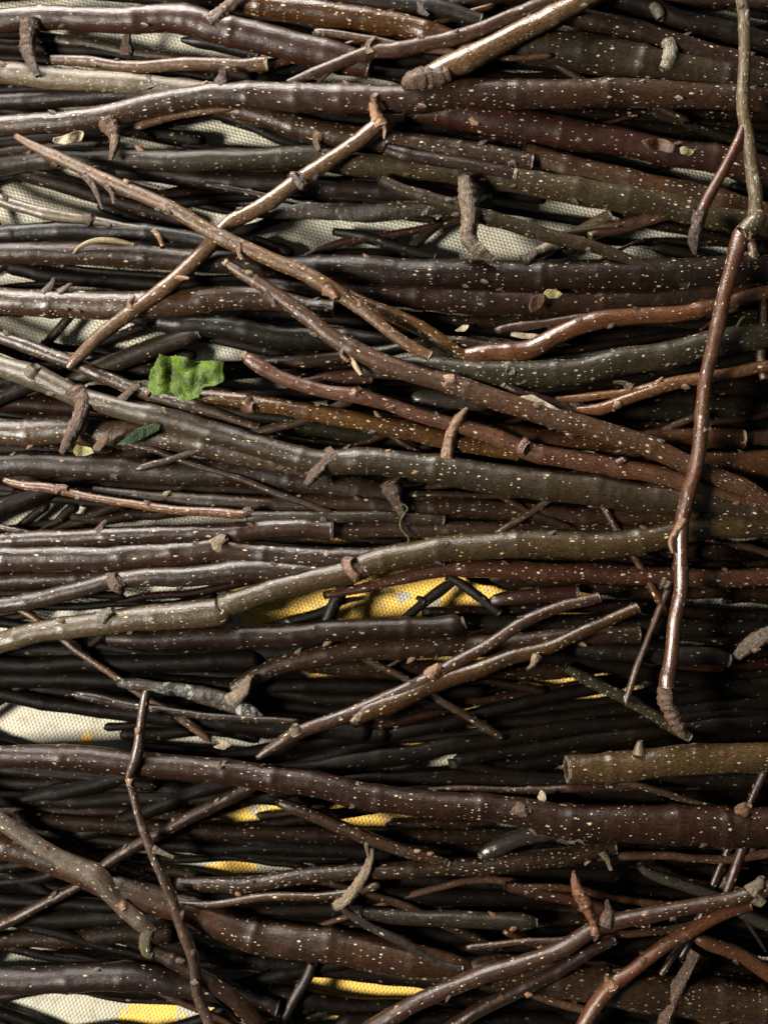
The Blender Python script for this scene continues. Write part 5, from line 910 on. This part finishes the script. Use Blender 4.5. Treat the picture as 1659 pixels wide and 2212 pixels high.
def scrap(name, poly, z, mat, label, crumple=.003, seed=1, tilt=(0, 0), res=26, cat='leaf'):
    """crumpled leaf blade filling a plan outline"""
    poly = np.array(poly, float); cx, cy = poly.mean(0); r = np.random.default_rng(seed)
    ang = np.arctan2(poly[:, 1]-cy, poly[:, 0]-cx); o = np.argsort(ang); ang = ang[o]; rad = np.hypot(poly[:, 0]-cx, poly[:, 1]-cy)[o]
    na = res*3; th = np.linspace(-np.pi, np.pi, na, endpoint=False)
    rr = []
    for a in th:      # straight edges between the outline points
        k = np.searchsorted(ang, a) % len(ang); a0, a1 = ang[k-1], ang[k]; p0 = np.array([math.cos(a0), math.sin(a0)])*rad[k-1]; p1 = np.array([math.cos(a1), math.sin(a1)])*rad[k]
        dv = np.array([math.cos(a), math.sin(a)]); e = p1-p0; den = dv[0]*e[1]-dv[1]*e[0]
        rr.append(abs((p0[0]*e[1]-p0[1]*e[0])/(den if abs(den) > 1e-6 else 1e-6)))
    rr = np.array(rr)*(1+.02*r.normal(size=na))
    V = [(cx, cy)]; F = []
    for i in range(1, res+1):
        for j in range(na): V.append((cx+math.cos(th[j])*rr[j]*i/res, cy+math.sin(th[j])*rr[j]*i/res))
    for j in range(na): F.append((0, 1+(j+1) % na, 1+j))
    for i in range(res-1):
        for j in range(na): a = 1+i*na+j; b = 1+i*na+(j+1) % na; F.append((a, b, b+na, a+na))
    V = np.array(V); h = np.zeros(len(V))
    for k in range(9):
        a = r.uniform(0, np.pi) if k > 3 else .15+r.normal()*.3; f = r.uniform(.025, .085)
        h += np.abs(np.sin((V[:, 0]*math.cos(a)+V[:, 1]*math.sin(a))*f+r.uniform(0, 6)))*crumple/(1+k*.35)
    h += (V[:, 0]-cx)*U*tilt[0]+(V[:, 1]-cy)*U*tilt[1]
    W = world(V[:, 0], V[:, 1], z+h)
    W = W if W.ndim == 2 else W.T
    org = W.mean(0); ob = mesh_obj(name, W-org, F, mat, None); ob.location = org
    sm = ob.modifiers.new('thickness', 'SOLIDIFY'); sm.thickness = .00035
    tag(ob, label, cat); return ob
G1 = leaf_mat('fresh_green_leaf', (.050,.085,.006), (.014,.028,.003), (.11,.15,.02), .5)
G2 = leaf_mat('dark_green_leaf', (.008,.020,.004), (.006,.014,.004), (.013,.026,.009), .5)
Y1 = leaf_mat('yellowing_leaf', (.16,.14,.06), (.11,.10,.05), (.2,.18,.09))
TN = leaf_mat('pale_dry_leaf', (.26,.22,.15), (.17,.14,.10), (.1,.08,.05), .7)
BL = leaf_mat('brown_dead_leaf', (.060,.034,.020), (.035,.020,.013), (.09,.055,.03), .6)
scrap('green_leaf', [(345,764),(362,772),(378,768),(400,770),(425,782),(445,779),(483,781),(485,822),(468,834),(440,836),(430,858),(400,868),(370,848),(330,854),(321,842),(322,812),(333,788)], zt(6.1), G1,
      'crumpled bright green leaf piece caught between the sticks at left', .0024, 4, (.1, -.1))
scrap('green_leaf', [(250,962),(300,925),(352,908),(345,930),(285,960)], zt(5.2), G2, 'dark green leaf scrap in shade under the long lichen branch', .0015, 5, res=10)
scrap('leaf_scrap', [(160,955),(172,962),(196,966),(206,978),(190,984),(166,986),(156,972)], zt(5.6), Y1, 'small yellow leaf tip beside the dark bent spur at left', .001, 6, res=8)
scrap('leaf_scrap', [(196,972),(215,946),(240,924),(236,952),(214,976)], zt(5.5), BL, 'small dark curled dead leaf next to the yellow leaf tip', .002, 16, res=8)
scrap('leaf_scrap', [(1172,634),(1182,624),(1200,626),(1216,634),(1206,644),(1188,646)], zt(5.4), Y1, 'small yellowish green leaf scrap on the near black branch, middle right', .001, 7, res=8)
scrap('leaf_scrap', [(1150,640),(1172,634),(1180,644),(1168,664),(1146,676),(1142,660)], zt(5.2), BL, 'brown withered leaf curl left of the yellowish green scrap', .0016, 8, res=8)
scrap('leaf_scrap', [(1466,318),(1478,316),(1500,326),(1492,336),(1470,332)], zt(4.6), Y1, 'tiny yellow leaf bit on the wine red branch at upper right', .001, 9, res=8)
scrap('leaf_scrap', [(1385,304),(1412,298),(1440,302),(1466,318),(1450,332),(1420,324),(1398,322)], zt(4.5), BL, 'small reddish brown curled leaf left of the tiny yellow bit', .0018, 19, res=8)
scrap('leaf_scrap', [(1160,1722),(1168,1706),(1178,1714),(1180,1728),(1170,1738)], zt(5.2), TN, 'tiny pale oval bud scale standing in the dark gap above the cracked branch', .0006, 10, res=8, cat='bud scale')
scrap('leaf_scrap', [(458,1614),(466,1596),(476,1606),(490,1600),(502,1610),(484,1620)], zt(3.2), TN, 'small ragged whitish scrap in the dark lower left gap', .0008, 11, res=8, cat='scrap')
scrap('leaf_scrap', [(1090,722),(1096,716),(1180,724),(1184,732),(1130,732)], zt(3.2), TN, 'thin pale splinter lying in the dark right of the centre', .0006, 12, res=8, cat='splinter')
scrap('leaf_scrap', [(980,716),(1000,702),(1016,702),(1004,716)], zt(3.6), TN, 'tiny pale scrap just left of the thin pale splinter', .0006, 13, res=8, cat='scrap')
scrap('bark_flake', [(110,300),(140,292),(170,282),(184,286),(176,304),(140,312),(118,310)], zt(5.2), TN, 'pale torn bark flake under the long brown branch near the left edge', .002, 14, res=10, cat='bark flake')
scrap('bark_flake', [(1112,858),(1150,852),(1200,880),(1230,900),(1190,896),(1140,874)], zt(6.9), TN, 'pale bark flake lying on the split brown twig right of the centre', .001, 15, res=10, cat='bark flake')
# a thin green tendril with a curl
P = [(868,1086,2),(880,1098,2),(872,1112,2),(864,1128,2),(868,1146,2),(882,1162,2),(880,1176,1.6),(872,1180,1.3)]
ob, fr = stem('tendril', P, [zt(5.6)]*8, BK['moss'], rug=0, seg=8, step=3, nodes=False); tag(ob, 'hair thin greenish tendril dangling above the olive branch', 'tendril')
P = [(1590,724,3),(1592,706,3.5),(1600,692,4),(1608,684,3)]
ob, fr = stem('green_shoot', P, [zt(6.2)]*4, BK['moss'], rug=0, seg=8, step=3, nodes=False); tag(ob, 'tiny green shoot right of the upright twig', 'shoot')
